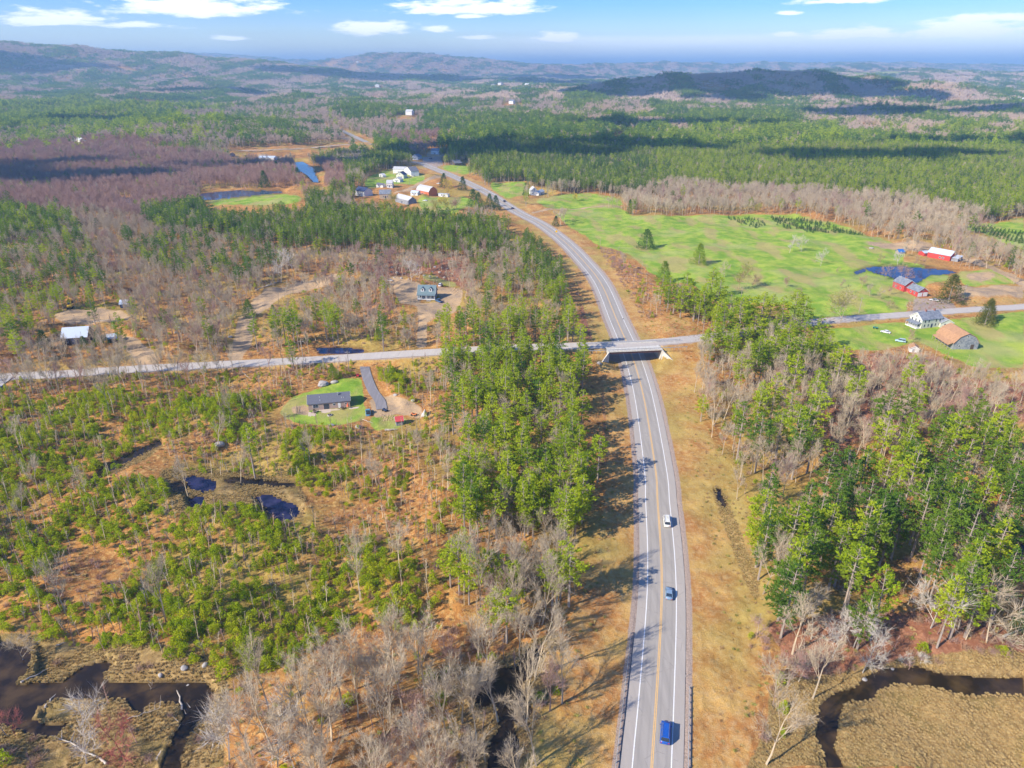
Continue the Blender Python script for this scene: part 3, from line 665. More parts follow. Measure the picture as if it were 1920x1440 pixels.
def g_pine(seed, h=20.0, start=.35, rad=3.9, dens=1.0, far=False, lean=.0):
    r = np.random.default_rng(seed); z = h * start; cent, out, size, sticks = [], [], [], []
    tx, ty = r.normal(size=2) * .3
    ax = lambda zz: np.array([tx * (zz / h) ** 2, ty * (zz / h) ** 2, zz])
    step = 1.55 if not far else 2.2
    a0 = r.uniform(0, 6)
    lop = r.uniform(0, 6.28); 
    while z < h - .4:
        q = (z / h - start) / (1 - start); prof = (min(1, .55 + q * 1.6) if q < .3 else 1.03 * (1 - ((q - .3) / .72) ** 1.6)) * rad
        prof = max(prof, .5)
        nb = int(round((5 if prof > 2 else 4) * (1 if not far else .8)))
        for k in range(nb):
            if r.random() > .93 * dens and q < .8: continue
            an = a0 + 6.283 * k / nb + r.normal() * .25; L = prof * r.uniform(.6, 1.15) * (1 + .22 * math.cos(an - lop)); rise = .12 + .35 * q + r.normal() * .07
            d = np.array([math.cos(an), math.sin(an), rise]); d /= np.linalg.norm(d)
            p = ax(z); tip = p + d * L; sticks.append([*p, *(p + d * L * .85), .055 + .012 * L, .02])
            m = max(1, int(round(L / (1.05 if not far else 1.8))))
            for j in range(m):
                w = 1 - j / max(m, 1) * .68
                side = np.array([-d[1], d[0], 0]) * r.normal() * .28 * L * (1.1 - w * .5)
                cent.append(p + d * L * w + side + [0, 0, .12 * L * w * w]); out.append(d + side * .25); size.append((.62 + .16 * L) * (1 if not far else 1.75) * r.uniform(.8, 1.15))
        a0 += .9; z += step * r.uniform(.8, 1.2) * (.8 if q > .6 else 1)
    cent.append(ax(h - .3)); out.append(np.array([0, 0, 1.])); size.append(.9)
    n = 17 if not far else 6
    fol = tufts(np.array(cent), np.array(out), n, np.array(size) * (.84 if not far else 1), r, flat=.22 if not far else .5, up=.22, wr=.28 if not far else .42)
    tr = []; zs = np.linspace(0, h * .97, 7)
    for a, b in zip(zs[:-1], zs[1:]):
        rr = lambda zz: .30 * (h / 20) * (1 - zz / h) ** .8 + .035
        tr.append([*ax(a), *ax(b), rr(a), rr(b)])
    for _ in range(int(10 * (not far))):       # dead snags under the crown
        zz = h * r.uniform(start * .45, start); an = r.uniform(0, 6.28); p = ax(zz); L = r.uniform(.8, 2.2)
        sticks.append([*p, *(p + np.array([math.cos(an), math.sin(an), -.05]) * L), .04, .015])
    return fol, (tubes(tr, 5) if not far else tubes(tr[::1], 3)), tubes(sticks)
def g_fir(seed, h=4.0, rad=1.4, n=170, shape=1.0):
    r = np.random.default_rng(seed); q = r.random(n) ** 1.35; an = r.uniform(0, 6.283, n); lump = 1 + .25 * np.sin(an * 3 + r.uniform(0, 6)) 
    rr = rad * (1 - q) ** shape * r.uniform(.55, 1.05, n) * lump + .06; c = np.stack([np.cos(an) * rr, np.sin(an) * rr, h * (.06 + .9 * q)], 1)
    o = np.stack([np.cos(an), np.sin(an), .35 + q], 1); o /= np.linalg.norm(o, axis=1)[:, None]
    return tufts(c, o, 3, np.full(n, .21 * h ** .55 + .14), r, up=.25)
def g_bush(seed, rad=1.6, h=2.6, n=130):
    r = np.random.default_rng(seed); k = 9
    cc = np.stack([r.normal(size=k) * rad * .28, r.normal(size=k) * rad * .28, r.uniform(.3, .8, k) * h], 1)
    i = r.integers(0, k, n); d = r.normal(size=(n, 3)); d /= np.linalg.norm(d, axis=1)[:, None]; d[:, 2] = np.abs(d[:, 2]) * 1.0
    c = cc[i] + d * np.array([.5, .5, .42]) * rad * .75
    return tufts(c, d, 3, np.full(n, .42), r, up=.45)
def g_bare(seed, h=20.0, spread=.42, trunk=.30, twig=.75, levels=4, openc=False, tw=.019, nk=1.0):
    """leafless broadleaf tree: limbs that fork up to twigs"""
    r = np.random.default_rng(seed); segs, tws = [], []
    def grow(p, d, L, rad, lev):
        k = 3 if lev == 0 else 2
        for i in range(k):
            d = d + r.normal(size=3) * (.05 if lev == 0 else .10); d[2] += .07; d /= np.linalg.norm(d)
            q = p + d * L / k; r2 = rad * (.80 if lev == 0 else .74)
            segs.append([*p, *q, rad, r2]); p, rad = q, r2
            if lev > 0 or i > 0 or openc:
                nb = {0: 2, 1: 3, 2: 3, 3: 0}.get(lev, 0)
                if lev < levels - 1:
                    for _ in range(max(1, int(round(nb * nk)))):
                        an = r.uniform(0, 6.283); s = np.array([math.cos(an), math.sin(an), 0]); s -= d * s.dot(d); s /= np.linalg.norm(s) + 1e-6
                        w = spread * r.uniform(.7, 1.5) * (1.25 if openc else 1); e = d + s * math.tan(min(1.2, w)); e[2] += .18; e /= np.linalg.norm(e)
                        grow(p, e, L * r.uniform(.42, .66), rad * .55, lev + 1)
        if lev < levels - 1: grow(p, d, L * .6, rad, lev + 1)
        if lev >= levels - 2:
            m = int(7 * twig)
            for _ in range(m):
                e = d + r.normal(size=3) * .55; e[2] += .25; e /= np.linalg.norm(e); o = p - d * L * r.uniform(0, .9)
                tws.append((o, e * r.uniform(.6, 1.35) * (h / 20) ** .5))
    grow(np.zeros(3), np.array([r.normal() * .05, r.normal() * .05, 1.]), h * trunk * 1.15, .012 * h, 0)
    S = np.array(segs); zmax = max(S[:, 5].max(), 1); S[:, :6] *= h / zmax; S[:, 6:] = np.maximum(S[:, 6:], tw * .8)
    c = np.array([a for a, _ in tws]) * h / zmax; e = np.array([b for _, b in tws]) * h / zmax
    sd = np.cross(e, r.normal(size=e.shape)); sd /= np.linalg.norm(sd, axis=1)[:, None]
    return tubes(S[:, :]), tris_from(c, sd * tw, e)
def g_sapling(seed, h=6.0):
    r = np.random.default_rng(seed); S = []; lean = r.normal(size=2) * .06
    f = lambda z: np.array([lean[0] * z, lean[1] * z, z])
    zs = np.linspace(0, h, 5)
    for a, b in zip(zs[:-1], zs[1:]): S.append([*f(a), *f(b), .07 * (1 - a / h) + .03, .07 * (1 - b / h) + .022])
    tw = []
    for _ in range(int(26)):
        z = h * r.uniform(.35, .97); an = r.uniform(0, 6.28); L = (h - z) * .38 + .35
        tw.append((f(z), np.array([math.cos(an) * .55, math.sin(an) * .55, .85]) * L))
    c = np.array([a for a, _ in tw]); e = np.array([b for _, b in tw]); sd = np.cross(e, r.normal(size=e.shape)); sd /= np.linalg.norm(sd, axis=1)[:, None]
    return tubes(S), tris_from(c, sd * .034, e)
def g_shrub(seed, rad=1.3, h=1.8, n=95, w=.03):
    r = np.random.default_rng(seed); an = r.uniform(0, 6.283, n); q = r.random(n) ** .6
    b = np.stack([r.normal(size=n) * rad * .3, r.normal(size=n) * rad * .3, r.uniform(0, .35, n) * h], 1)
    e = np.stack([np.cos(an) * q * rad * .8, np.sin(an) * q * rad * .8, h * r.uniform(.45, .8, n) * (1.15 - .5 * q)], 1)
    sd = np.cross(e, r.normal(size=e.shape)); sd /= np.linalg.norm(sd, axis=1)[:, None]
    return tris_from(b, sd * w, e)
def g_tussock(seed, rad=.42, h=.42, n=46):
    r = np.random.default_rng(seed); an = r.uniform(0, 6.283, n); q = r.random(n) ** .5
    b = np.stack([np.cos(an) * q * rad * .35, np.sin(an) * q * rad * .35, np.zeros(n) - .05], 1)
    e = np.stack([np.cos(an) * q * rad * .9, np.sin(an) * q * rad * .9, h * (1.25 - .9 * q)], 1)
    sd = np.cross(e, np.array([[0, 0, 1.]]) + r.normal(size=(n, 3)) * .3); sd /= np.linalg.norm(sd, axis=1)[:, None]
    return tris_from(b, sd * .10, e)

PINES = [g_pine(1, 20, .36, 3.3), g_pine(2, 20, .50, 3.1, .86), g_pine(3, 20, .28, 3.6, .95), g_pine(4, 20, .44, 3.0, .8), g_pine(5, 20, .2, 3.3, .95)]
BARES = [g_bare(11, 20), g_bare(12, 20, .36), g_bare(13, 20, .5, .26), g_bare(14, 20, .40, .34)]
OPENB = [g_bare(21, 10, .62, .20, 1.1, openc=True, tw=.021, nk=.7), g_bare(22, 10, .7, .18, 1.1, openc=True, tw=.021, nk=.7)]
def pair(name, fol, tr, m1, m2):
    return proto([('q', tr[0], m2)] + ([('q', tr[1], m2)] if len(tr) > 1 else []) + [('t', fol, m1)], name)
ME = {}
ME['pine'] = [pair('pine', p[0], (p[1], p[2]), M_PINE, M_BARK) for p in PINES]
ME['piney'] = [pair('piney', p[0], (p[1], p[2]), M_PINEY, M_BARK) for p in PINES]
ME['piney_far'] = [pair('piney_far', *((lambda g: (g[0], (g[1],)))(g_pine(30 + i, 18, .2, 4.4, 1, True))), M_PINEY, M_BARK) for i in range(3)]
ME['pine_far'] = [pair('pine_far', *((lambda g: (g[0], (g[1],)))(g_pine(30 + i, 18, .2, 4.4, 1, True))), M_PINE, M_BARK) for i in range(3)]
ME['bare'] = [proto([('q', b[0], M_BARE), ('t', b[1], M_BARE)], 'bare') for b in BARES]
ME['purple'] = [proto([('q', b[0], M_PURP), ('t', b[1], M_PURP)], 'purple') for b in BARES]
_bf = [g_bare(40 + i, 17, .5, .25, 2.2, 3, tw=.07) for i in range(3)]
M_BAREF = leafmat('tan_twigs', (0.56, 0.42, 0.31), (0.66, 0.50, 0.36), (0.50, 0.40, 0.34), .0)
ME['bare_far'] = [proto([('q', b[0], M_BAREF), ('t', b[1], M_BAREF)], 'bare_far') for b in _bf]
ME['purple_far'] = [proto([('q', b[0], M_PURP), ('t', b[1], M_PURP)], 'purple_far') for b in _bf]
YST = tubes([[0, 0, -.2, 0, 0, 2.2, .06, .03]] + [[0, 0, .5, math.cos(a) * 1.1, math.sin(a) * 1.1, 1.6, .04, .02] for a in (0, 1.3, 2.6, 3.9, 5.2)])
ME['young'] = [proto([('t', g_fir(50 + i, 4, 1.5 + .2 * i, 150, .8), M_YPINE), ('q', YST, M_BARK)], 'young') for i in range(3)] + [proto([('t', g_bush(60 + i, 1.7, 2.8), M_YPINE), ('q', YST, M_BARK)], 'young') for i in range(3)]
ME['fir'] = [proto([('t', g_fir(70 + i, 4, 1.1, 90, 1.0), M_FIR)], 'fir') for i in range(2)]
ME['sapling'] = [proto([('q', s[0], M_BARE), ('t', s[1], M_BARE)], 'sapling') for s in (g_sapling(80, 6), g_sapling(81, 7), g_sapling(82, 5))] + [proto([('q', s[0], M_PURP), ('t', s[1], M_PURP)], 'sapling') for s in (g_sapling(83, 5), g_sapling(84, 6))]
ME['shrub'] = [proto([('t', g_shrub(90 + i), M_SHRUB)], 'shrub') for i in range(2)] + [proto([('t', g_shrub(93), M_PURP)], 'shrub')]
ME['scrub'] = [proto([('t', g_shrub(95 + i, .9, .55, 42, .045), M_SCRUB)], 'scrub') for i in range(2)] + [proto([('t', g_tussock(97, .7, .5, 40), M_REEDS)], 'scrub'), proto([('t', g_shrub(98, .8, .8, 50, .05), M_BUD)], 'scrub')]
ME['tussock'] = [proto([('t', g_tussock(100 + i), M_REEDS)], 'tussock') for i in range(2)]
# canopy patches for the distance: several crowns each
def patch(seed, kind, n, size):
    r = np.random.default_rng(seed); P_ = []
    for i in range(n):
        x, y = r.uniform(-size / 2, size / 2, 2); s = r.uniform(.75, 1.2); g = None
        k = kind if kind != 'mix' else ('p' if r.random() < .45 else 'b')
        if k == 'p':
            c = np.zeros((12, 3)); an = r.uniform(0, 6.28, 12); q = r.random(12); c[:, 0] = np.cos(an) * 4.4 * (1 - q * .8); c[:, 1] = np.sin(an) * 4.4 * (1 - q * .8); c[:, 2] = 8 + 10 * q
            o = np.stack([np.cos(an), np.sin(an), .5 + q], 1); v = tufts(c, o, 3, np.full(12, 3.4), r); m = M_PINE
        else:
            nn = 22; an = r.uniform(0, 6.28, nn); q = r.random(nn); b = np.stack([np.cos(an) * q * 3, np.sin(an) * q * 3, r.uniform(5, 11, nn)], 1)
            e = np.stack([np.cos(an) * 2.2, np.sin(an) * 2.2, r.uniform(4, 8, nn)], 1); sd = np.cross(e, r.normal(size=e.shape)); sd /= np.linalg.norm(sd, axis=1)[:, None]; v = tris_from(b, sd * .42, e); m = M_BAREF
        P_.append(('t', v * s + np.array([x, y, 0]), m))
    return proto(P_, 'canopy')
ME['canopy_p'] = [patch(200 + i, 'p', 9, 22) for i in range(2)]
ME['canopy_b'] = [patch(210 + i, 'b', 10, 22) for i in range(2)]
ME['canopy_m'] = [patch(220 + i, 'mix', 10, 22) for i in range(2)]

# ------------------------------------------------------------------ scattering by geometry nodes (only for what is too many to be single things)
def scatter(name, key, pos, sxy, sz, idx, label):
    n = len(pos)
    if n == 0: return
    me = bpy.data.meshes.new(name); me.vertices.add(n); me.vertices.foreach_set('co', np.asarray(pos, np.float32).ravel())
    rot = rng.uniform(0, 6.283, n)
    a = me.attributes.new('rz', 'FLOAT', 'POINT'); a.data.foreach_set('value', rot.astype(np.float32))
    a = me.attributes.new('sc', 'FLOAT_VECTOR', 'POINT'); a.data.foreach_set('vector', np.stack([sxy, sxy, sz], 1).astype(np.float32).ravel())
    a = me.attributes.new('ix', 'INT', 'POINT'); a.data.foreach_set('value', np.asarray(idx, np.int32))
    o = link(bpy.data.objects.new(name, me)); tag(o, label, kind='stuff')
    g = bpy.data.node_groups.new('scatter_' + name, 'GeometryNodeTree')
    g.interface.new_socket('Geometry', in_out='INPUT', socket_type='NodeSocketGeometry'); g.interface.new_socket('Geometry', in_out='OUTPUT', socket_type='NodeSocketGeometry')
    gi, go = g.nodes.new('NodeGroupInput'), g.nodes.new('NodeGroupOutput'); mp = g.nodes.new('GeometryNodeMeshToPoints'); g.links.new(gi.outputs[0], mp.inputs[0])
    ip = g.nodes.new('GeometryNodeInstanceOnPoints'); g.links.new(mp.outputs[0], ip.inputs['Points'])
    jn = g.nodes.new('GeometryNodeJoinGeometry')
    for i, me_ in enumerate(ME[key]):
        po = bpy.data.objects.get('source_%s_%d' % (key, i)) or bpy.data.objects.new('source_%s_%d' % (key, i), me_)
        oi = g.nodes.new('GeometryNodeObjectInfo'); oi.inputs['Object'].default_value = po; oi.inputs['As Instance'].default_value = True; g.links.new(oi.outputs['Geometry'], jn.inputs[0])
    g.links.new(jn.outputs[0], ip.inputs['Instance']); ip.inputs['Pick Instance'].default_value = True
    def att(nm, ty):
        a = g.nodes.new('GeometryNodeInputNamedAttribute'); a.data_type = ty; a.inputs['Name'].default_value = nm
        return next(s for s in a.outputs if s.enabled and s.name == 'Attribute')
    g.links.new(att('ix', 'INT'), ip.inputs['Instance Index'])
    cx = g.nodes.new('ShaderNodeCombineXYZ'); g.links.new(att('rz', 'FLOAT'), cx.inputs[2]); g.links.new(cx.outputs[0], ip.inputs['Rotation'])
    g.links.new(att('sc', 'FLOAT_VECTOR'), ip.inputs['Scale']); g.links.new(ip.outputs[0], go.inputs[0])
    md = o.modifiers.new('scatter', 'NODES'); md.node_group = g
    return o

# ------------------------------------------------------------------ vegetation plan (zones drawn over the photograph; later ones win)
# 1 bare wood, 2 pine wood, 3 far mix by noise, 4 young evergreens + saplings, 5 thin saplings and shrubs, 6 purple bare wood, 7 pines thinly among bare trees, 8 shrubs, 9 very thin
VEG = [
 (3, [(0, 0), (1920, 0), (1920, 420), (0, 420)]),
 (2, [(0, 190), (140, 188), (330, 213), (350, 235), (340, 245), (200, 243), (0, 250)]), (7, [(0, 250), (200, 243), (420, 240), (560, 250), (620, 262), (400, 275), (200, 262), (0, 275)]),
 (6, [(0, 275), (220, 262), (400, 285), (440, 294), (560, 296), (640, 300), (650, 345), (560, 362), (380, 362), (360, 395), (260, 400), (0, 380)]),
 (1, [(0, 380), (260, 400), (300, 420), (560, 460), (900, 470), (890, 560), (820, 640), (600, 650), (430, 668), (0, 690), (0, 380)]),
 (7, [(0, 385), (130, 395), (210, 520), (240, 580), (0, 620)]), (2, [(0, 385), (60, 385), (110, 410), (100, 430), (0, 440)]), (7, [(230, 430), (500, 440), (560, 480), (440, 520), (250, 480)]),
 (2, [(270, 385), (420, 372), (560, 380), (700, 388), (820, 395), (900, 405), (950, 432), (960, 448), (900, 462), (700, 452), (560, 452), (420, 430), (300, 420), (260, 400)]),
 (2, [(680, 290), (720, 270), (780, 285), (785, 305), (770, 320), (690, 325)]), (6, [(700, 258), (830, 250), (840, 285), (790, 288), (720, 272)]),
 (2, [(850, 228), (1000, 222), (1240, 240), (1290, 262), (1250, 330), (1200, 352), (1120, 352), (1080, 340), (990, 345), (915, 340), (900, 320), (850, 305), (820, 285), (830, 250)]),
 (2, [(1240, 262), (1500, 250), (1700, 262), (1920, 275), (1920, 385), (1860, 395), (1700, 360), (1500, 345), (1300, 340), (1240, 330)]),
 (2, [(1280, 212), (1480, 215), (1480, 250), (1290, 256)]),
 (1, [(1080, 345), (1200, 352), (1260, 335), (1500, 350), (1700, 365), (1880, 400), (1920, 400), (1920, 420), (1800, 425), (1690, 440), (1620, 425), (1500, 402), (1400, 398), (1180, 403), (1165, 375), (1100, 360)]),
 (1, [(1660, 440), (1780, 420), (1850, 445), (1920, 470), (1920, 520), (1830, 485), (1780, 465), (1700, 455)]),
 (7, [(1880, 440), (1920, 430), (1920, 480), (1870, 470)]),
 # strip west of the highway
 (1, [(870, 465), (960, 445), (1000, 440), (1070, 480), (1090, 520), (1080, 600), (1080, 640), (1000, 650), (820, 650), (820, 600), (870, 560)]),
 (7, [(880, 470), (1000, 430), (1070, 480), (1100, 560), (1060, 600), (1070, 640), (840, 640), (830, 600), (900, 560)]),
 (2, [(1000, 425), (1040, 430), (1090, 500), (1105, 560), (1080, 580), (1040, 560), (990, 470)]),
 (2, [(820, 590), (1060, 590), (1090, 640), (1120, 700), (1150, 800), (1130, 880), (1000, 930), (900, 920), (860, 830), (830, 700)]),
 (7, [(850, 860), (900, 900), (1000, 920), (1100, 900), (1085, 960), (1080, 1120), (900, 1150), (840, 1080)]),
 (1, [(900, 960), (1060, 960), (1060, 1150), (1050, 1240), (900, 1260), (850, 1100)]),
 (1, [(500, 1240), (640, 1190), (870, 1160), (1040, 1190), (1060, 1260), (1000, 1440), (440, 1440), (440, 1300)]),
 # left lowland
 (5, [(0, 720), (400, 692), (560, 684), (670, 680), (670, 715), (600, 728), (520, 760), (380, 790), (250, 800), (0, 800)]),
 (4, [(0, 760), (150, 730), (350, 735), (500, 740), (500, 800), (300, 820), (180, 900), (0, 920)]),
 (5, [(300, 820), (520, 790), (700, 800), (860, 820), (870, 960), (850, 1100), (640, 1190), (500, 1240), (560, 1000), (640, 930), (560, 890), (330, 880)]),
 (4, [(530, 810), (650, 815), (665, 880), (600, 930), (530, 880)]), (4, [(400, 770), (500, 775), (500, 830), (400, 850)]), (4, [(700, 685), (780, 690), (780, 760), (730, 745)]),
 (4, [(0, 860), (170, 905), (300, 900), (330, 970), (480, 950), (520, 985), (600, 1000), (700, 1020), (830, 1100), (800, 1180), (640, 1180), (560, 1250), (420, 1265), (250, 1225), (0, 1180)]),
 (8, [(100, 1040), (170, 1010), (260, 1060), (180, 1130), (90, 1120)]), (9, [(0, 1190), (250, 1230), (400, 1280), (430, 1440), (0, 1440)]),
 (5, [(0, 700), (120, 706), (560, 684), (400, 700), (120, 725), (0, 745)]), (5, [(770, 680), (830, 680), (850, 860), (800, 860), (760, 780)]),
 (1, [(0, 690), (0, 640), (100, 625), (300, 660), (430, 668), (300, 685), (0, 700)]), (7, [(470, 600), (560, 560), (640, 570), (640, 650), (480, 655)]), (7, [(700, 590), (800, 570), (800, 640), (700, 650)]),
 (8, [(0, 1300), (80, 1360), (80, 1440), (0, 1440)]),
 # right of the highway
 (8, [(1110, 440), (1160, 470), (1220, 520), (1240, 580), (1290, 590), (1200, 600), (1150, 520)]), (1, [(1195, 540), (1240, 535), (1240, 590), (1200, 590)]),
 (2, [(1245, 540), (1300, 520), (1345, 540), (1340, 585), (1260, 590)]),
 (2, [(1330, 590), (1370, 580), (1500, 575), (1500, 625), (1440, 635), (1320, 650)]), (7, [(1310, 640), (1440, 635), (1540, 630), (1560, 680), (1520, 700), (1330, 690)]),
 (1, [(1300, 690), (1340, 680), (1540, 690), (1600, 670), (1720, 660), (1830, 690), (1920, 710), (1920, 830), (1560, 860), (1480, 900), (1420, 960), (1380, 900), (1350, 780), (1310, 760)]),
 (7, [(1360, 800), (1420, 740), (1500, 710), (1620, 740), (1610, 790), (1540, 840), (1400, 890), (1370, 850)]), (7, [(1560, 690), (1620, 700), (1640, 760), (1560, 760)]), (7, [(1640, 780), (1860, 780), (1880, 830), (1660, 830)]),
 (2, [(1400, 960), (1540, 890), (1600, 840), (1700, 820), (1860, 810), (1920, 880), (1920, 1090), (1860, 1180), (1790, 1190), (1740, 1120), (1650, 1150), (1510, 1180), (1440, 1120), (1430, 1020)]),
 (8, [(1660, 1060), (1740, 1010), (1760, 1120), (1740, 1160), (1650, 1160)]),
 (8, [(1400, 1180), (1520, 1190), (1650, 1160), (1920, 1190), (1920, 1230), (1700, 1240), (1540, 1270), (1440, 1290), (1410, 1240)]),
 (9, [(1900, 720), (1920, 720), (1920, 860), (1880, 850)]), (8, [(1440, 1290), (1480, 1270), (1470, 1400), (1430, 1380)]), (8, [(1820, 595), (1900, 590), (1850, 615), (1770, 605)]),
]
vz = np.full((RH, RW), 0, np.uint8)
for k, p in VEG: raster([p], vz, k)
vz[raster([[(1190, 605), (1290, 592), (1305, 628), (1215, 634)]] + GRASS + SAND + PAVED) > 0] = 0
opn = raster(GRASS + SAND + PAVED + [[(1190, 605), (1290, 592), (1305, 628), (1215, 634)]])

# ------------------------------------------------------------------ sowing
def grid(y0, y1, s, jit=.45, seed=1):
    r = np.random.default_rng(seed); out = []
    ys = np.arange(y0, y1, s); 
    for i, y in enumerate(ys):
        hw_ = .80 * y + 70; xs = np.arange(-hw_, hw_, s) + (s / 2 if i % 2 else 0)
        out.append(np.stack([xs, np.full(len(xs), y)], 1))
    p = np.concatenate(out); p += r.uniform(-jit, jit, p.shape) * s
    return p[:, 0], p[:, 1], r
def context(x, y, allow=6.5, up=11.0):
    z = low(x, y); X, Y, t = project(x, y, z)
    Xu, Yu, _ = project(x, y, z + up); zone = look(vz, np.clip(Xu, 0, 1919), np.clip(Yu, 0, 1439)); zb_ = look(opn, np.clip(X, 0, 1919), np.clip(Y, 0, 1439)); zone = np.where(zb_ > 0, 0, zone)
    wet = look(m_wat, np.clip(X, 0, 1919), np.clip(Y, 0, 1439)) > 0
    dh, _ = dist_line(x, y, HWY); dc, _ = dist_line(x, y, CR)
    ok = (dh > 13) & (dc > allow) & ~wet
    if up > 3:
        for hh in (0, 5, 9, 13, 16):
            Xs, Ys, _ = project(x, y, z + hh); ok &= ~((look(see, np.clip(Xs, 0, 1919), np.clip(Ys, 0, 1439)) > 0) & ((Y < 640) | (hh < 12)))
    for L, w in ((DRIVE, 5), (SPUR, 6), (TRACK_BARN, 5), (TRACK_FIELD, 4), (ROAD_FAR, 9), (ROAD_FAR2, 12), (VILLAGE_LANE, 7)):
        d, _ = dist_line(x, y, L); ok &= d > w
    for bx, by, br in KEEP: ok &= (x - bx) ** 2 + (y - by) ** 2 > br * br
    return zone, ok, X, Y, t
FARH = [(640, 138), (655, 140), (672, 136), (690, 139), (706, 141), (722, 138), (742, 140), (764, 142), (786, 140), (806, 143), (830, 141), (850, 163), (872, 141), (924, 162), (938, 163), (960, 140), (988, 164), (1032, 164), (1118, 165), (1128, 162), (298, 140), (372, 124), (386, 124), (402, 125), (1622, 133), (1632, 132), (1646, 134), (1696, 132), (1718, 134), (1742, 133), (1894, 190), (1908, 191), (1916, 192), (1205, 163), (620, 141), (600, 143), (267, 109), (900, 144), (1770, 134)]
FHP = [land(X, Y, 25) for X, Y in FARH]
def clearing(x, y):
    k = np.zeros(len(x), bool)
    for a, b in FHP: k |= (np.abs(x - a) < 26 + b * .004) & (y - b < 18) & (y - b > -60 - b * .05)
    return k
KEEP.append((BR_C[0], BR_C[1], 24))
SOW = {k: [] for k in ('pine', 'piney', 'bare', 'purple', 'young', 'sapling', 'shrub')}
see = raster([[(778, 296), (845, 318), (915, 350), (962, 382), (1012, 410), (1062, 445), (1103, 492), (1085, 494), (1035, 456), (985, 420), (925, 388), (870, 356), (830, 340), (772, 310)], [(372, 358), (560, 352), (575, 382), (395, 390)], [(548, 303), (575, 303), (612, 325), (610, 350), (580, 345)], [(430, 278), (560, 274), (655, 266), (655, 274), (560, 285), (430, 290)], [(640, 244), (665, 250), (705, 268), (700, 276), (660, 262)], [(665, 352), (730, 360), (790, 345), (850, 358), (850, 378), (800, 384), (740, 384), (665, 370)], [(735, 312), (775, 312), (780, 345), (735, 345)], [(776, 525), (835, 528), (835, 572), (776, 572)], [(570, 736), (790, 736), (790, 805), (570, 800)], [(672, 676), (700, 676), (705, 740), (690, 740)], [(1695, 580), (1770, 578), (1840, 605), (1840, 655), (1760, 650), (1720, 640), (1650, 630), (1690, 612)], [(700, 352), (990, 352), (1025, 356), (1020, 368), (990, 370)][1:], [(104, 604), (166, 602), (166, 640), (108, 640)], [(1088, 640), (1290, 628), (1290, 640), (1255, 668), (1135, 668), (1088, 655)]])
def put(kind, x, y, s, sz, var): SOW[kind].append(np.stack([x, y, s, sz, var], 1))
# near and middle distance: big trees
x, y, r = grid(70, 1150, 5.0, seed=5); zone, ok, X, Y, t = context(x, y, 7.5)
u = r.random(len(x)); nz = snoise(x, y, 60, 51); nz2 = snoise(x, y, 220, 52)
def sel(m): return m & ok
pine_p = np.select([zone == 2, zone == 7, zone == 3, zone == 1, zone == 6, zone == 5], [np.where((Y > 560) & (X > 1300), .43 + .12 * (nz > 0), np.where(Y > 560, .56 + .12 * (nz > 0), .85)), np.where((X < 1200) & (Y > 850), .44, np.where(Y > 560, .2, .27)) + .1 * (nz > .5), np.where(nz2 + .5 * nz > .4, .6, .07), .02, .02, .004], 0.0)
bare_p = np.select([zone == 2, zone == 7, zone == 3, zone == 1, zone == 6, zone == 5, zone == 4, zone == 9, zone == 8], [.14, np.where(Y > 560, .34, .45), np.where(nz2 + .5 * nz > .4, .2, .75), np.where(Y > 560, .58, .70), .06, .035, .018, .03, .05], 0.0)
purp_p = np.where(zone == 6, .72, np.where(zone == 1, .06, np.where((zone == 8) & (Y < 600), .42, 0.0))); pk_ = np.where((zone == 8) & (Y < 600), .55, 1.0)
sizek = np.where((Y > 700) & (X > 1380), 1.04, np.where((Y > 640) & (X < 1180), .90, np.where(Y < 470, .78, .68)))
dhw, _ = dist_line(x, y, HWY); ok &= ~((X < 1230) & (Y > 520) & (Y < 1250) & (dhw < 25))
yel = r.random(len(x)) < np.where((Y > 560) & (X < 1200), .82, np.where((Y > 560) & (X < 1640) & (Y < 860), .75, np.where(Y > 560, .36, np.where((X > 1230) & (Y < 420), .7, .22))))
for kk, mm_ in (('pine', ~yel), ('piney', yel)):
    a = sel(u < pine_p) & mm_; put(kk, x[a], y[a], r.uniform(.8, 1.15, a.sum()) * sizek[a], r.uniform(.82, 1.18, a.sum()) * sizek[a], r.integers(0, 5, a.sum()))
b_ = sel((u >= pine_p) & (u < pine_p + bare_p)); sb_ = np.where(Y > 1100, 1.0, np.where((Y > 470) & (X < 1150) & (Y < 700), .62, np.where(Y > 640, .8, .72)))
put('bare', x[b_], y[b_], r.uniform(.8, 1.15, b_.sum()) * sb_[b_], r.uniform(.7, 1.12, b_.sum()) * sb_[b_], r.integers(0, 4, b_.sum()))
c_ = sel((u >= pine_p + bare_p) & (u < pine_p + bare_p + purp_p)); put('purple', x[c_], y[c_], r.uniform(.7, 1.05, c_.sum()) * pk_[c_], r.uniform(.55, .85, c_.sum()) * pk_[c_], r.integers(0, 4, c_.sum()))
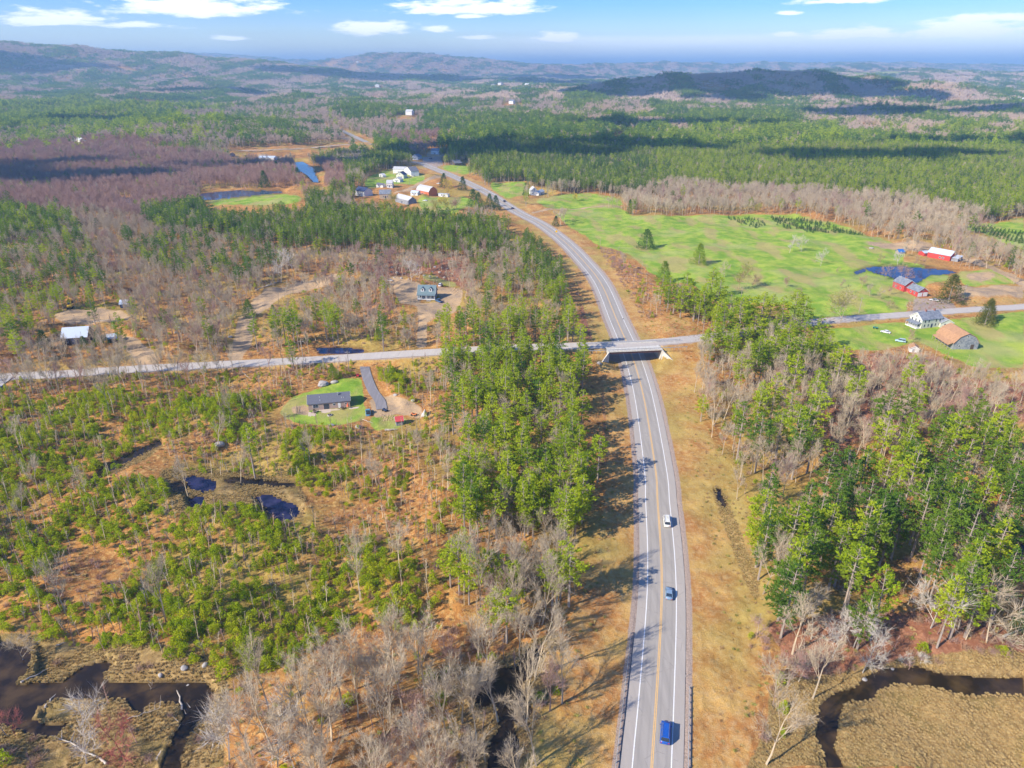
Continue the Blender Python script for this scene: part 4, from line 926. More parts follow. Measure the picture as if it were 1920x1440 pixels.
# undergrowth
x, y, r = grid(70, 520, 2.35, seed=6); zone, ok, X, Y, t = context(x, y, 6.0, 1.5)
u = r.random(len(x)) * np.where(zone == 4, 1.12, 1); cl = snoise(x, y, 26, 61) + .6 * snoise(x, y, 9, 62); w = r.random(len(x))
yp = np.select([zone == 4, zone == 5, zone == 7, zone == 1, zone == 8], [np.where(cl > -.5, .86, .22), np.where(cl > .7, .42, .05), .10, .05, .04], 0.0)
sp_ = np.select([zone == 4, zone == 5, zone == 1, zone == 7, zone == 8, zone == 9], [.30, .36, .14, .08, .06, .02], 0.0)
sh_ = np.select([zone == 4, zone == 5, zone == 1, zone == 7, zone == 8, zone == 9, zone == 2], [.06, .18, .15, .12, .38, .05, .04], 0.0)
hs = np.where(zone == 4, 1.12, .9)
a = sel(u < yp); put('young', x[a], y[a], (r.uniform(.45, 1.0, a.sum())) * hs[a], r.uniform(.45, 1.0, a.sum()) * hs[a], r.integers(0, 6, a.sum()))
a = sel((u >= yp) & (u < yp + sp_)); put('sapling', x[a], y[a], r.uniform(.8, 1.5, a.sum()), r.uniform(.6, 1.35, a.sum()), r.integers(0, 5, a.sum()))
a = sel((u >= yp + sp_) & (u < yp + sp_ + sh_)); put('shrub', x[a], y[a], r.uniform(.6, 1.5, a.sum()), r.uniform(.6, 1.3, a.sum()), r.integers(0, 3, a.sum()))

x, y, r = grid(70, 400, 1.75, seed=16); zone, ok, X, Y, t = context(x, y, 6.0, .8); u = r.random(len(x)); cl = snoise(x, y, 20, 63) + .6 * snoise(x, y, 8, 64)
a = ok & (((zone == 4) & (u < np.where(cl > -.2, .55, .22))) | ((zone == 5) & (u < np.where(cl > .6, .35, .05)))); put('young', x[a], y[a], r.uniform(.22, .5, a.sum()), r.uniform(.22, .5, a.sum()), r.integers(0, 6, a.sum()))
EXTRA = [(1238, 570), (1252, 580), (1262, 590), (1275, 598), (1290, 586), (1306, 594), (1322, 586), (1336, 596), (1345, 580), (1300, 602), (1318, 604), (1332, 560), (1285, 572), (1345, 625), (1365, 612), (1385, 628), (1400, 612), (1422, 622), (1440, 610), (1462, 620), (1485, 612), (1500, 625), (1380, 650), (1410, 655), (1350, 660), (1440, 660), (1470, 672), (1500, 668), (1530, 660), (1545, 690), (1330, 680), (1365, 690), (1400, 695), (1425, 700), (1460, 708), (1520, 700), (1560, 720), (1590, 735)]
ex = np.array([land(X_, Y_) for X_, Y_ in EXTRA]); put('piney', ex[:, 0], ex[:, 1], r.uniform(1.15, 1.5, len(ex)), r.uniform(.72, .92, len(ex)), r.choice([0, 2, 4], len(ex)))
ex = np.array([land(X_, Y_) for X_, Y_ in [(845, 1105), (862, 1120), (880, 1135), (925, 1118), (945, 1130), (960, 1140), (1062, 1012), (1045, 1000), (1078, 1004), (1050, 1130), (1066, 1145), (1035, 1142), (885, 1000), (905, 985), (930, 1010), (1010, 960), (1085, 950), (1100, 935), (1120, 905), (1090, 985), (925, 1195), (950, 1205), (865, 950), (880, 935), (990, 1000), (960, 980), (915, 945), (1030, 975)]])
put('piney', ex[:, 0], ex[:, 1], r.uniform(.85, 1.12, len(ex)), r.uniform(.72, .95, len(ex)), r.integers(0, 5, len(ex)))
def area(X, Y):
    """which stand a plant at pixel X, Y belongs to, in words"""
    hx = np.interp(Y, [305, 344, 400, 486, 600, 700, 880, 1140, 1440], [784, 880, 975, 1091, 1156, 1195, 1229, 1240, 1222])
    ry = np.interp(X, [0, 400, 820, 1085, 1300, 1500, 1920], [707, 684, 660, 648, 635, 607, 575])
    if Y > ry:
        if X < hx:
            if Y > 1190: return 'by the bottom left stream' if X < 440 else ('in the bottom centre stand' if X < 830 else 'by the black swamp water')
            if X > 800: return 'in the strip left of the highway' if Y < 950 else 'just above the black swamp water'
            if Y > 980: return 'on the lowland below the ponds'
            if X > 560: return 'on the slope below the brown house' if Y > 800 else 'around the brown house driveway'
            return 'in the thicket above the ponds'
        if Y > 1150: return 'above the bottom right creek'
        if X > 1400 and Y > 790: return 'in the large right hand wood'
        return 'just right of the overpass' if Y < 690 else 'behind the right hand wood'
    if X < hx:
        if Y < 400: return 'by the upper left river'
        if X > 860: return 'left of highway beyond overpass'
        if Y > 560: return 'above the side road' if X > 300 else 'around the metal roofed building'
        return 'behind the dormer house'
    if Y < 400: return 'along the back of the field'
    return 'around the red barn' if X > 1640 else 'beside the green field'
ORD = ['first', 'second', 'third', 'fourth', 'fifth', 'sixth', 'seventh', 'eighth', 'ninth', 'tenth', 'eleventh', 'twelfth', 'thirteenth', 'fourteenth', 'fifteenth', 'sixteenth', 'seventeenth', 'eighteenth', 'nineteenth', 'twentieth']
def look_words(kind, s, var):
    if kind in ('pine', 'piney'): return ('yellowish ' if kind == 'piney' else '') + ('' if kind == 'piney' else 'tall ' if s > 1.0 else 'short ' if s < .78 else '') + ['full crowned', 'high crowned', 'broad', 'sparse', 'low branched'][var] + ' pine'
    if kind == 'bare': return ('tall' if s > .95 else 'middling' if s > .7 else 'small') + ' grey leafless tree'
    if kind == 'purple': return 'reddish leafless tree'
    if kind == 'young': return ('conical' if var < 3 else 'bushy') + ' young evergreen'
    if kind == 'sapling': return ('pale' if var < 3 else 'reddish') + ' bare sapling'
    return ('brown' if var < 2 else 'reddish') + ' leafless shrub'
NAMES = {'pine': ('pine_tree', 'pine tree'), 'piney': ('pine_tree', 'pine tree'), 'bare': ('bare_tree', 'bare tree'), 'purple': ('bare_tree', 'bare tree'), 'young': ('young_evergreen', 'young evergreen'), 'sapling': ('sapling', 'sapling'), 'shrub': ('shrub', 'shrub')}
BASEH = {'pine': 20, 'piney': 20, 'bare': 20, 'purple': 20, 'young': 4, 'sapling': 6, 'shrub': 1.8}
CROWN, STEM = {}, {}
for i, g in enumerate(PINES):
    CROWN['piney', i] = proto([('t', g[0], M_PINEY)], 'pine_crown')
    STEM['piney', i] = proto([('q', g[1], M_BARK), ('q', g[2], M_BARK)], 'pine_trunk')
    CROWN['pine', i] = proto([('t', g[0], M_PINE)], 'pine_crown'); STEM['pine', i] = proto([('q', g[1], M_BARK), ('q', g[2], M_BARK)], 'pine_trunk')
for i, g in enumerate(BARES):
    for k, m in (('bare', M_BARE), ('purple', M_PURP)):
        CROWN[k, i] = proto([('t', g[1], m)], 'twigs'); STEM[k, i] = proto([('q', g[0], m)], 'limbs')
GRP = {'pine': 'pines', 'piney': 'pines', 'bare': 'leafless trees', 'purple': 'leafless trees', 'young': 'young evergreens', 'sapling': 'saplings', 'shrub': 'shrubs'}
def single(kind, i, x, y, z, s, sz, rz, label, group, name=None, cat=None):
    nm, ct = NAMES[kind]; nm = name or nm; ct = cat or ct
    if kind in ('pine', 'piney', 'bare', 'purple'):
        t = thing(nm, label, ct, (x, y, z), rz, group); t.scale = (s, s, sz)
        link(bpy.data.objects.new('trunk', STEM[kind, i]), t); link(bpy.data.objects.new('crown', CROWN[kind, i]), t); return t
    o = link(bpy.data.objects.new(nm, ME[kind][i])); o.location = (x, y, z); o.scale = (s, s, sz); o.rotation_euler = (0, 0, rz); return tag(o, label, ct, group)
ALL = {}
for k, v in SOW.items():
    A = np.concatenate(v); z = ground(A[:, 0], A[:, 1]) - .05; X, Y, t = project(A[:, 0], A[:, 1], z); ALL[k] = (A, z, X, Y, t)
for fam in (('pine', 'piney'), ('bare', 'purple'), ('young',), ('sapling',), ('shrub',)):
    cand = []
    for k in fam:
        A, z, X, Y, t = ALL[k]
        inn = (X > 5) & (X < 1915) & (Y > 5) & (Y < 1436)
        sc_ = np.where(inn, A[:, 3] * BASEH[k] / t * .5 + A[:, 2] * BASEH[k] / t * .5, -1)
        cand += [(s, k, j) for j, s in zip(*(lambda q: (q, sc_[q]))(np.argsort(-sc_)[:300]))]
    cand.sort(key=lambda c: -c[0]); take = {k: set() for k in fam}; by = {}
    for s, k, j in cand[:300]:
        if s < 0: continue
        take[k].add(int(j)); X, Y = ALL[k][2][j], ALL[k][3][j]; by.setdefault(area(X, Y), []).append((float(Y), float(X), k, int(j)))
    for where, lst in by.items():          # rows from the front, each counted from the left
        lst.sort(reverse=True); nr = max(1, round(len(lst) / 11)); rows = [sorted(lst[i * len(lst) // nr:(i + 1) * len(lst) // nr], key=lambda q: q[1]) for i in range(nr)]
        for ri, row in enumerate(rows):
            rn = '' if nr == 1 else ('front row, ' if ri == 0 else 'back row, ' if ri == nr - 1 else ORD[ri] + ' row, ')
            for ci, (_, _, k, j) in enumerate(row):
                A, z, X, Y, t = ALL[k]; a = A[j]
                lab = '%s, %s%s %s' % (look_words(k, a[3] if k != 'young' else a[2], int(a[4])), rn, 'leftmost' if ci == 0 else 'rightmost' if ci == len(row) - 1 else ORD[min(ci, 19)] + ' from left', where)
                single(k, int(a[4]), a[0], a[1], z[j], a[2], a[3], (a[0] * 7.3 + a[1] * 3.1) % 6.28, lab, GRP[k] + ' ' + where)
    for k in fam:
        A, z, X, Y, t = ALL[k]; m = np.ones(len(A), bool); m[list(take[k])] = False
        A, z = A[m], z[m]
        scatter({'pine': 'pine_forest', 'piney': 'yellow_green_pine_forest', 'bare': 'bare_forest', 'purple': 'reddish_forest', 'young': 'evergreen_thicket', 'sapling': 'sapling_thicket', 'shrub': 'undergrowth'}[k], k,
                np.stack([A[:, 0], A[:, 1], z], 1), A[:, 2], A[:, 3], A[:, 4],
                {'piney': 'yellow green pine forest further from the camera', 'pine': 'green pine forest further from the camera', 'bare': 'leafless grey forest further from the camera', 'purple': 'purplish leafless swamp forest upper left', 'young': 'smaller bright green evergreens of the thicket',
                 'sapling': 'thin saplings standing in the thickets', 'shrub': 'brown leafless undergrowth of the woods'}[k])
    print(fam, [len(ALL[k][0]) for k in fam])
# low scrub on the litter, tussocks in the marsh
x, y, r = grid(72, 420, 1.9, seed=8); zone, ok, X, Y, t = context(x, y, 5.0, .3)
mg, mm, md = look(m_grass, X, Y), look(m_marsh, X, Y), look(m_sand, X, Y)
a = ok & (mg < .3) & (mm < .5) & (md < .4) & (X > -100) & (X < 2020) & (Y < 1500) & (r.random(len(x)) < np.where(zone == 0, .34, np.where((zone == 4) | (zone == 5), .68, .45)))
z = ground(x[a], y[a]); scatter('ground_cover', 'scrub', np.stack([x[a], y[a], z], 1), r.uniform(.5, 1.2, a.sum()), r.uniform(.4, 1.1, a.sum()), np.where(zone[a] == 4, r.integers(0, 4, a.sum()), r.integers(0, 3, a.sum())), 'brown dead bracken and low scrub on the ground')
x, y, r = grid(72, 260, .78, jit=.4, seed=9); X, Y, t = project(x, y, low(x, y)); mm = look(m_marsh, X, Y); ww = look(m_wat, np.clip(X, 0, 1919), np.clip(Y, 0, 1439))
a = (mm > .5) & (ww == 0) & (X > -80) & (X < 2000) & (Y < 1480) & (snoise(x, y, 14, 71) < np.where(X > 1300, 9, .9)); z = ground(x[a], y[a]) - .03
scatter('marsh_sedge', 'tussock', np.stack([x[a], y[a], z], 1), r.uniform(.7, 1.35, a.sum()), r.uniform(.6, 1.5, a.sum()), r.integers(0, 2, a.sum()), 'straw coloured sedge tussocks of the marsh')
print('scrub', a.sum())
# beyond the middle distance
def far_mix(x, y): return .75 * snoise(x, y, 420, 81) + .5 * snoise(x, y * 1.0, 140, 82)
x, y, r = grid(1150, 2700, 7.4, seed=12); z0 = low(x, y); X, Y, t = project(x, y, z0); zone = look(vz, np.clip(X, 0, 1919), np.clip(Y, 0, 1439))
_, ok, _, _, _ = context(x, y); fm = far_mix(x, y)
pp = np.where(zone == 2, .9, np.where(zone == 6, .05, np.where(zone == 7, .4, np.where(fm > .42, .8, .10))))
u = r.random(len(x)); hv = 1 + .22 * snoise(x, y, 110, 91) + .12 * snoise(x, y, 35, 92); keep = ok & ~clearing(x, y) & (zone != 0) & (u < .93) & (snoise(x, y, 170, 93) > -1.75); w = r.random(len(x)); z0 = ground(x, y) if False else z0
yl = r.random(len(x)) < np.where((X > 1240) & (Y > 240), .6, np.where((X < 420) & (Y > 185), .5, .15))
a = keep & (w < pp) & yl; scatter('distant_yellow_green_pines', 'piney_far', np.stack([x[a], y[a], z0[a]], 1), r.uniform(.8, 1.2, a.sum()), r.uniform(.75, 1.2, a.sum()) * hv[a], r.integers(0, 3, a.sum()), 'yellow green pine forest in the middle distance')
a = keep & (w < pp) & ~yl; scatter('distant_pines', 'pine_far', np.stack([x[a], y[a], z0[a]], 1), r.uniform(.8, 1.2, a.sum()), r.uniform(.75, 1.2, a.sum()) * hv[a], r.integers(0, 3, a.sum()), 'pine forest in the middle distance')
a = keep & (w >= pp) & (zone != 6); scatter('distant_bare_trees', 'bare_far', np.stack([x[a], y[a], z0[a]], 1), r.uniform(.85, 1.25, a.sum()), r.uniform(.7, 1.05, a.sum()), r.integers(0, 3, a.sum()), 'leafless forest in the middle distance')
a = keep & (w >= pp) & (zone == 6); scatter('distant_reddish_trees', 'purple_far', np.stack([x[a], y[a], z0[a]], 1), r.uniform(.85, 1.25, a.sum()), r.uniform(.6, .9, a.sum()), r.integers(0, 3, a.sum()), 'purplish leafless forest beyond the river')
P3 = []
for y0, y1, s, k in ((2700, 4800, 19, 1.0), (4800, 9000, 32, 1.7), (9000, 16000, 60, 2.6)):
    x, y, r = grid(y0, y1, s, seed=int(s)); fm = far_mix(x, y); z0 = low(x, y); X, Y, t = project(x, y, z0)
    fld = (snoise(x, y, 900, 77) > 1.9) & (y > 1900); zone = look(vz, np.clip(X, 0, 1919), np.clip(Y, 0, 1439))
    keep = ~clearing(x, y) & ~fld & (X > -300) & (X < 2220) & (zone != 0)
    P3.append(np.stack([x, y, z0, np.full(len(x), k) * r.uniform(.85, 1.2, len(x)), np.clip(np.full(len(x), k) ** .55 * r.uniform(.7, 1.15, len(x)) * (1 + .25 * (y0 < 4000) * snoise(x, y, 260, 94)), .2, 2.4), fm + .25 * r.normal(size=len(x))], 1)[keep])
P3 = np.concatenate(P3); fm = P3[:, 5]; ht = low(P3[:, 0], P3[:, 1]) > 45
for nm, key, m, lb in (('far_pine_canopy', 'canopy_p', (fm > .5), 'far evergreen woods fading to blue'), ('far_mixed_canopy', 'canopy_m', (fm <= .5) & (fm > 0), 'far mixed woods fading to blue'), ('far_bare_canopy', 'canopy_b', fm <= 0, 'far leafless woods fading to blue')):
    q = P3[m]; scatter(nm, key, q[:, :3] - [0, 0, 2.0], q[:, 3], q[:, 4], np.arange(len(q)) % 2, lb)
print('far', len(P3))

# ------------------------------------------------------------------ materials of built things
G_ = {}
NUM = ['one', 'two', 'three', 'four', 'five', 'six', 'seven', 'eight', 'nine', 'ten', 'eleven', 'twelve', 'thirteen', 'fourteen', 'fifteen', 'sixteen', 'seventeen', 'eighteen', 'nineteen', 'twenty'] + ['twenty ' + q for q in ('one', 'two', 'three', 'four', 'five', 'six', 'seven', 'eight', 'nine')] + ['thirty'] + ['thirty ' + q for q in ('one', 'two', 'three', 'four', 'five', 'six', 'seven', 'eight', 'nine')] + ['forty'] * 200
def M(name, col, **kw):
    if name not in G_: G_[name] = mat(name, col, **kw)
    return G_[name]
M_GLASS = M('window_glass', (0.03, 0.045, 0.07), rough=.08, spec=.6); M_TRIM = M('white_trim', (.80, .79, .76), rough=.6)
M_CONC = M('concrete', (.62, .60, .54), noise=(1.2, (.46, .43, .38), .4, .7)); M_STEEL = M('rusty_brown_girder_paint', (.13, .065, .055), noise=(1.5, (.20, .09, .06), .4, .7))
M_GALV = M('galvanised_steel', (.46, .48, .50), rough=.5, metal=.4); M_WOODP = M('weathered_wood', (.38, .33, .28), noise=(4, (.24, .20, .17), .4, .7)); M_RUB = M('tyre_rubber', (.025, .025, .028))
M_CHROME = M('dull_metal', (.55, .56, .58), rough=.35, metal=.7); M_LAMP = M('lamp_glass', (.8, .8, .78), rough=.2); M_TAIL = M('tail_lamp', (.5, .03, .03), rough=.3)
def gz(x, y): return float(ground(np.array([x]), np.array([y]))[0])

# ------------------------------------------------------------------ the overpass
def build_bridge():
    ux, uy = c2[0] - c1[0], c2[1] - c1[1]; ang = math.atan2(uy, ux)
    l = math.hypot(ux, uy); hl = l / 2 + .2
    t = thing('overpass', 'concrete and brown steel overpass carrying the side road over the highway', 'bridge', (BR_C[0], BR_C[1], 0), ang)
    d = MB(); d.box(-hl - .5, hl + .5, -4.9, 4.9, ZB - .36, ZB - .04)
    for s in (-1, 1): d.box(-hl - .5, hl + .5, s * 4.62 - .26, s * 4.62 + .26, ZB - .037, ZB + .22)
    d.build('deck', M_CONC, t)
    for y in (-4.3, -1.45, 1.45, 4.3):
        g = MB(); g.box(-hl + .3, hl - .3, y - .18, y + .18, ZB - 1.3, ZB - 1.22); g.box(-hl + .3, hl - .3, y - .03, y + .03, ZB - 1.22, ZB - .40); g.box(-hl + .3, hl - .3, y - .18, y + .18, ZB - .40, ZB - .363)
        for k in range(9):
            xx = -hl + .8 + k * (2 * hl - 1.6) / 8; g.box(xx - .02, xx + .02, y - .16, y + .16, ZB - 1.215, ZB - .405)
        g.build('girder', M_STEEL, t)
    for s in (-1, 1):
        a = MB(); x0 = s * (hl + .05); a.box(min(x0, x0 + s * .9), max(x0, x0 + s * .9), -4.85, 4.85, -.6, ZB - .365); o = a.build('abutment', M_CONC, t)
        for q in (-1, 1):
            w = MB(); th = .45; L = 7.0
            M4 = Matrix.Translation((s * (hl + .45), q * 4.86, 0)) @ Matrix.Rotation(math.atan2(q * math.sin(R(38)), s * math.cos(R(38))), 4, 'Z')
            w.prism([(0, -.6), (L, -.6), (L, ZB * .18), (0, ZB - .38)], -th / 2, th / 2, 'y', M=M4); w.build('wing_wall', M_CONC, t)
        r = MB(); y = s * 4.62
        r.box(-hl - 12, hl + 12, y - .05, y + .05, ZB + .62, ZB + .92)
        for k in range(26):
            xx = -hl - 11.5 + k * (2 * hl + 23) / 25; r.box(xx - .06, xx + .06, y + .055 * s, y + .055 * s + .1, ZB - .5 if abs(xx) > hl else ZB + .225, ZB + .86)
        r.build('railing', M_GALV, t)
build_bridge()

# ------------------------------------------------------------------ guard rails
def guard(label, off, y0, y1, side):
    m = (HWD[:, 1] > y0) & (HWD[:, 1] < y1); L = HWD[m]; T = np.gradient(L[:, :2], axis=0); T /= np.linalg.norm(T, axis=1)[:, None]
    N = np.stack([T[:, 1], -T[:, 0]], 1); Q = L[:, :2] + N * off
    dd = np.concatenate([[0], np.cumsum(np.linalg.norm(np.diff(Q, axis=0), axis=1))]); n = int(dd[-1] / 1.9)
    t = thing('guardrail', label, 'guardrail', (Q[0, 0], Q[0, 1], 0))
    f = lambda s: (float(np.interp(s, dd, Q[:, 0])) - Q[0, 0], float(np.interp(s, dd, Q[:, 1])) - Q[0, 1])
    rb = MB(); k = max(8, int(dd[-1] / 3)); 
    for i in range(k):
        a, b = f(dd[-1] * i / k), f(dd[-1] * (i + 1) / k); d = Vector((b[0] - a[0], b[1] - a[1], 0)); an = math.atan2(d.y, d.x)
        rb.prism([(-.03, .45), (.05, .50), (-.03, .60), (.05, .70), (-.03, .76), (-.05, .76), (-.05, .45)], 0, d.length + .02, 'x', M=Matrix.Translation((a[0], a[1], 0)) @ Matrix.Rotation(an, 4, 'Z'))
    rb.build('rail', M_GALV, t)
    pm = MB(); pm.box(-.08, .08, -.1, .1, -.5, .74); me = pm.mesh('post', M_WOODP)
    for i in range(n + 1):
        a = f(dd[-1] * i / n); o = link(bpy.data.objects.new('post', me), t); o.location = (a[0] + side * .2, a[1], 0)
guard('steel guardrail on wooden posts along the left shoulder of the highway', -6.75, 40, P(1183, 1195).y, -1)
guard('steel guardrail on wooden posts along the right shoulder, behind the blue van', 6.75, 40, P(1289, 1280).y, 1)

# ------------------------------------------------------------------ buildings
def wall_M(face, L, D):
    return {'f': Matrix.Translation((0, -D / 2, 0)), 'b': Matrix.Translation((0, D / 2, 0)) @ Matrix.Rotation(math.pi, 4, 'Z'),
            'l': Matrix.Translation((-L / 2, 0, 0)) @ Matrix.Rotation(-math.pi / 2, 4, 'Z'), 'r': Matrix.Translation((L / 2, 0, 0)) @ Matrix.Rotation(math.pi / 2, 4, 'Z')}[face]
def window(parent, Mx, s, z, w=.9, h=1.2, nm='window', frame=M_TRIM, pane=M_GLASS, bars=True):
    f = MB(); b = .11
    f.box(s - w / 2 - b, s + w / 2 + b, -.05, .05, z - b, z + h + b, M=Mx); o = f.build(nm, frame, parent)
    g = MB(); k = 2 if w > 1.5 else 1
    for i in range(k):
        x0 = s - w / 2 + i * w / k + (.04 if i else 0); x1 = s - w / 2 + (i + 1) * w / k - (.04 if i < k - 1 else 0)
        if bars: g.box(x0, x1, -.075, -.053, z, z + h * .48, M=Mx); g.box(x0, x1, -.075, -.053, z + h * .53, z + h, M=Mx)
        else: g.box(x0, x1, -.075, -.053, z, z + h, M=Mx)
    g.build('pane', pane, o); return o
def roof_prof(half, wall_h, rh, style, ov, side_drop=0):
    if style == 'gambrel': return [(-half, wall_h), (-half * .62, wall_h + rh * .62), (0, wall_h + rh), (half * .62, wall_h + rh * .62), (half, wall_h)]
    if style == 'shed': return [(-half, wall_h), (half, wall_h + rh)]
    if style == 'salt': return [(-half, wall_h), (-half * .1, wall_h + rh), (half, wall_h)]
    return [(-half, wall_h), (0, wall_h + rh), (half, wall_h)]
def house(name, label, cat, a, b, D, wall_h, rh, wall, roof, ridge='x', style='gable', wins=(), doors=(), chim=(), ov=.35, base=None, group=None, L=None, trim=M_TRIM, rot=None, lift=0.0, loc=None):
    if loc is None:
        A, B = P(*a), P(*b); ang = math.atan2(B.y - A.y, B.x - A.x) if rot is None else rot; L = L or math.hypot(B.x - A.x, B.y - A.y)
        c = A + Vector((math.cos(ang), math.sin(ang), 0)) * L / 2 + Vector((-math.sin(ang), math.cos(ang), 0)) * D / 2
    else: c = Vector(loc); ang = rot or 0
    zb = min(gz(c.x + sx * L * .45, c.y + sy * D * .45) for sx in (-1, 1) for sy in (-1, 1)) + lift
    zt = max(gz(c.x + sx * L * .45, c.y + sy * D * .45) for sx in (-1, 1) for sy in (-1, 1)) + lift
    zb = zt * .6 + zb * .4
    t = thing(name, label, cat, (c.x, c.y, zb), ang, group)
    half, ln = (D / 2, L / 2) if ridge == 'x' else (L / 2, D / 2); ax = ridge
    pr = roof_prof(half, wall_h, rh, style, ov)
    w = MB(); w.prism([(-half, -1.5)] + pr + [(half, -1.5)], -ln, ln, ax); w.build('wall', wall, t)
    # roof: thick shell over the profile
    def ext(p, q, o): d = math.hypot(p[0] - q[0], p[1] - q[1]); return (p[0] + (p[0] - q[0]) / d * o, p[1] + (p[1] - q[1]) / d * o)
    top = [ext(pr[0], pr[1], ov)] + pr[1:-1] + [ext(pr[-1], pr[-2], ov)]
    r = MB(); lo = [(p, q + .02) for p, q in top]; up = [(p, q + .17) for p, q in top]
    for i in range(len(top) - 1):
        r.prism([lo[i], lo[i + 1], up[i + 1], up[i]], -ln - ov, ln + ov, ax)
    ro = r.build('roof', roof, t)
    if trim is not None:
        tr = MB()
        for s in (-1, 1):
            for i in range(len(top) - 1):
                y0 = s * (ln + ov + .012); tr.prism([(lo[i][0], lo[i][1] - .12), (lo[i + 1][0], lo[i + 1][1] - .12), (up[i + 1][0], up[i + 1][1] + .004), (up[i][0], up[i][1] + .004)], min(y0, y0 + s * .04), max(y0, y0 + s * .04), ax)
        tr.build('roof_trim', trim, t)
    for fc, s, z, ww, hh in wins: window(t, wall_M(fc, L, D), s, z, ww, hh)
    for d in doors:
        fc, s, ww, hh, m = d; Mx = wall_M(fc, L, D); o = MB(); o.box(s - ww / 2, s + ww / 2, -.06, .04, -.05, hh, M=Mx); do = o.build('door', m, t)
        o = MB(); o.box(s + ww / 2 - .16, s + ww / 2 - .10, -.10, -.062, hh * .45, hh * .5, M=Mx); o.build('handle', M_CHROME, do)
    for cx, cy, cw, ch, m in chim:
        o = MB(); o.box(cx - cw / 2, cx + cw / 2, cy - cw / 2, cy + cw / 2, wall_h - .2, wall_h + rh + ch); o.box(cx - cw / 2 - .06, cx + cw / 2 + .06, cy - cw / 2 - .06, cy + cw / 2 + .06, wall_h + rh + ch, wall_h + rh + ch + .12); o.build('chimney', m, ro)
    return t, L
M_SHING = M('charcoal_shingles', (.11, .115, .145), noise=(5, (.165, .17, .20), .4, .7)); M_BRICK = M('brown_cladding', (.42, .31, .265), noise=(6, (.32, .235, .20), .4, .65)); M_BRK = M('chimney_brick', (.35, .16, .12))
M_SLATE = M('worn_slate_shingles', (.15, .17, .21), noise=(.9, (.24, .26, .30), .42, .6)); M_CREAM = M('cream_clapboard', (.62, .62, .52), noise=(3, (.54, .54, .46), .4, .7)); M_REDW = M('red_barn_boards', (.52, .06, .05), noise=(2, (.38, .05, .045), .4, .7))
M_METR = M('pale_metal_roof', (.50, .57, .66), rough=.45, noise=(.8, (.48, .54, .62), .4, .7)); M_RUSTR = M('orange_brown_shingles', (.46, .26, .14), noise=(1.4, (.36, .20, .11), .4, .65)); M_GREYW = M('weathered_grey_boards', (.30, .31, .33), noise=(1.3, (.17, .19, .23), .42, .62))
M_TEALR = M('blue_green_shingles', (.13, .19, .21), noise=(5, (.18, .24, .26), .4, .7)); M_BLUEW = M('blue_grey_siding', (.22, .27, .33)); M_NAVY = M('navy_roof', (.04, .06, .14)); M_DOORW = M('white_door', (.78, .78, .76)); M_WHITEW = M('white_clapboard', (.74, .74, .72))
M_DKW = M('dark_brown_boards', (.10, .07, .06)); M_TARP = M('blue_tarpaulin', (.03, .16, .50), rough=.4); M_REDR = M('red_metal_roof', (.62, .09, .09), rough=.5); M_PATIO = M('patio_slabs', (.62, .50, .38), noise=(2, (.52, .42, .33), .4, .6)); M_GREYR = M('light_grey_roof', (.50, .50, .50), noise=(1, (.42, .43, .45), .4, .6))
M_TAN = M('tan_siding', (.50, .40, .28)); M_STONE = M('granite', (.42, .39, .36), noise=(2.5, (.32, .29, .27), .4, .65), bump=.3); M_LOG = M('pale_dead_wood', (.58, .51, .42), noise=(5, (.42, .36, .29), .4, .65)); M_FIREW = M('split_firewood', (.55, .38, .22), noise=(3, (.36, .24, .14), .4, .6))

t, L = house('ranch_house', 'long low brown house with charcoal roof on a green lawn', 'house', (579, 770), (656.7, 763), 8.0, 2.8, 2.0, M_BRICK, M_SHING,
      wins=[('f', -5.2, 1.0, 1.9, 1.25), ('f', 1.9, 1.35, .8, .7), ('l', -1.5, 1.2, .9, 1.1), ('r', 0, 1.2, .9, 1.1), ('f', 6.4, 1.4, .6, .6)], doors=[('f', -1.1, 2.0, 2.15, M_GLASS), ('f', 3.9, 1.0, 2.15, M_DOORW)], chim=[(3.5, -1.2, .4, .5, M_GALV)])
for xx, yy in ((-3.5, -1.6), (-3.3, -3.0), (4.9, -2.6), (5.6, -2.7)):
    o = MB(); z = 2.8 + 2.0 * (1 - abs(yy) / 4) ; o.tube((xx, yy, z), (xx, yy, z + .55), .08); o.build('vent_pipe', M_TRIM, next(c for c in t.children if c.name.startswith('roof') and 'trim' not in c.name))
pa = MB(); pa.box(-8, .5, -9.3, -4.08, -1.2, -.02); pa.box(.5, 12.5, -5.9, -4.6, -1.2, -.03); pt = pa.build('patio', M_PATIO); pt.location = t.location; pt.rotation_euler = t.rotation_euler; tag(pt, 'sandy paved patio and path in front of the brown house', 'patio')
TR = t
def at(t, x, y, z=0): return Matrix.Translation(t.location) @ Matrix.Rotation(t.rotation_euler.z, 4, 'Z') @ Vector((x, y, z))
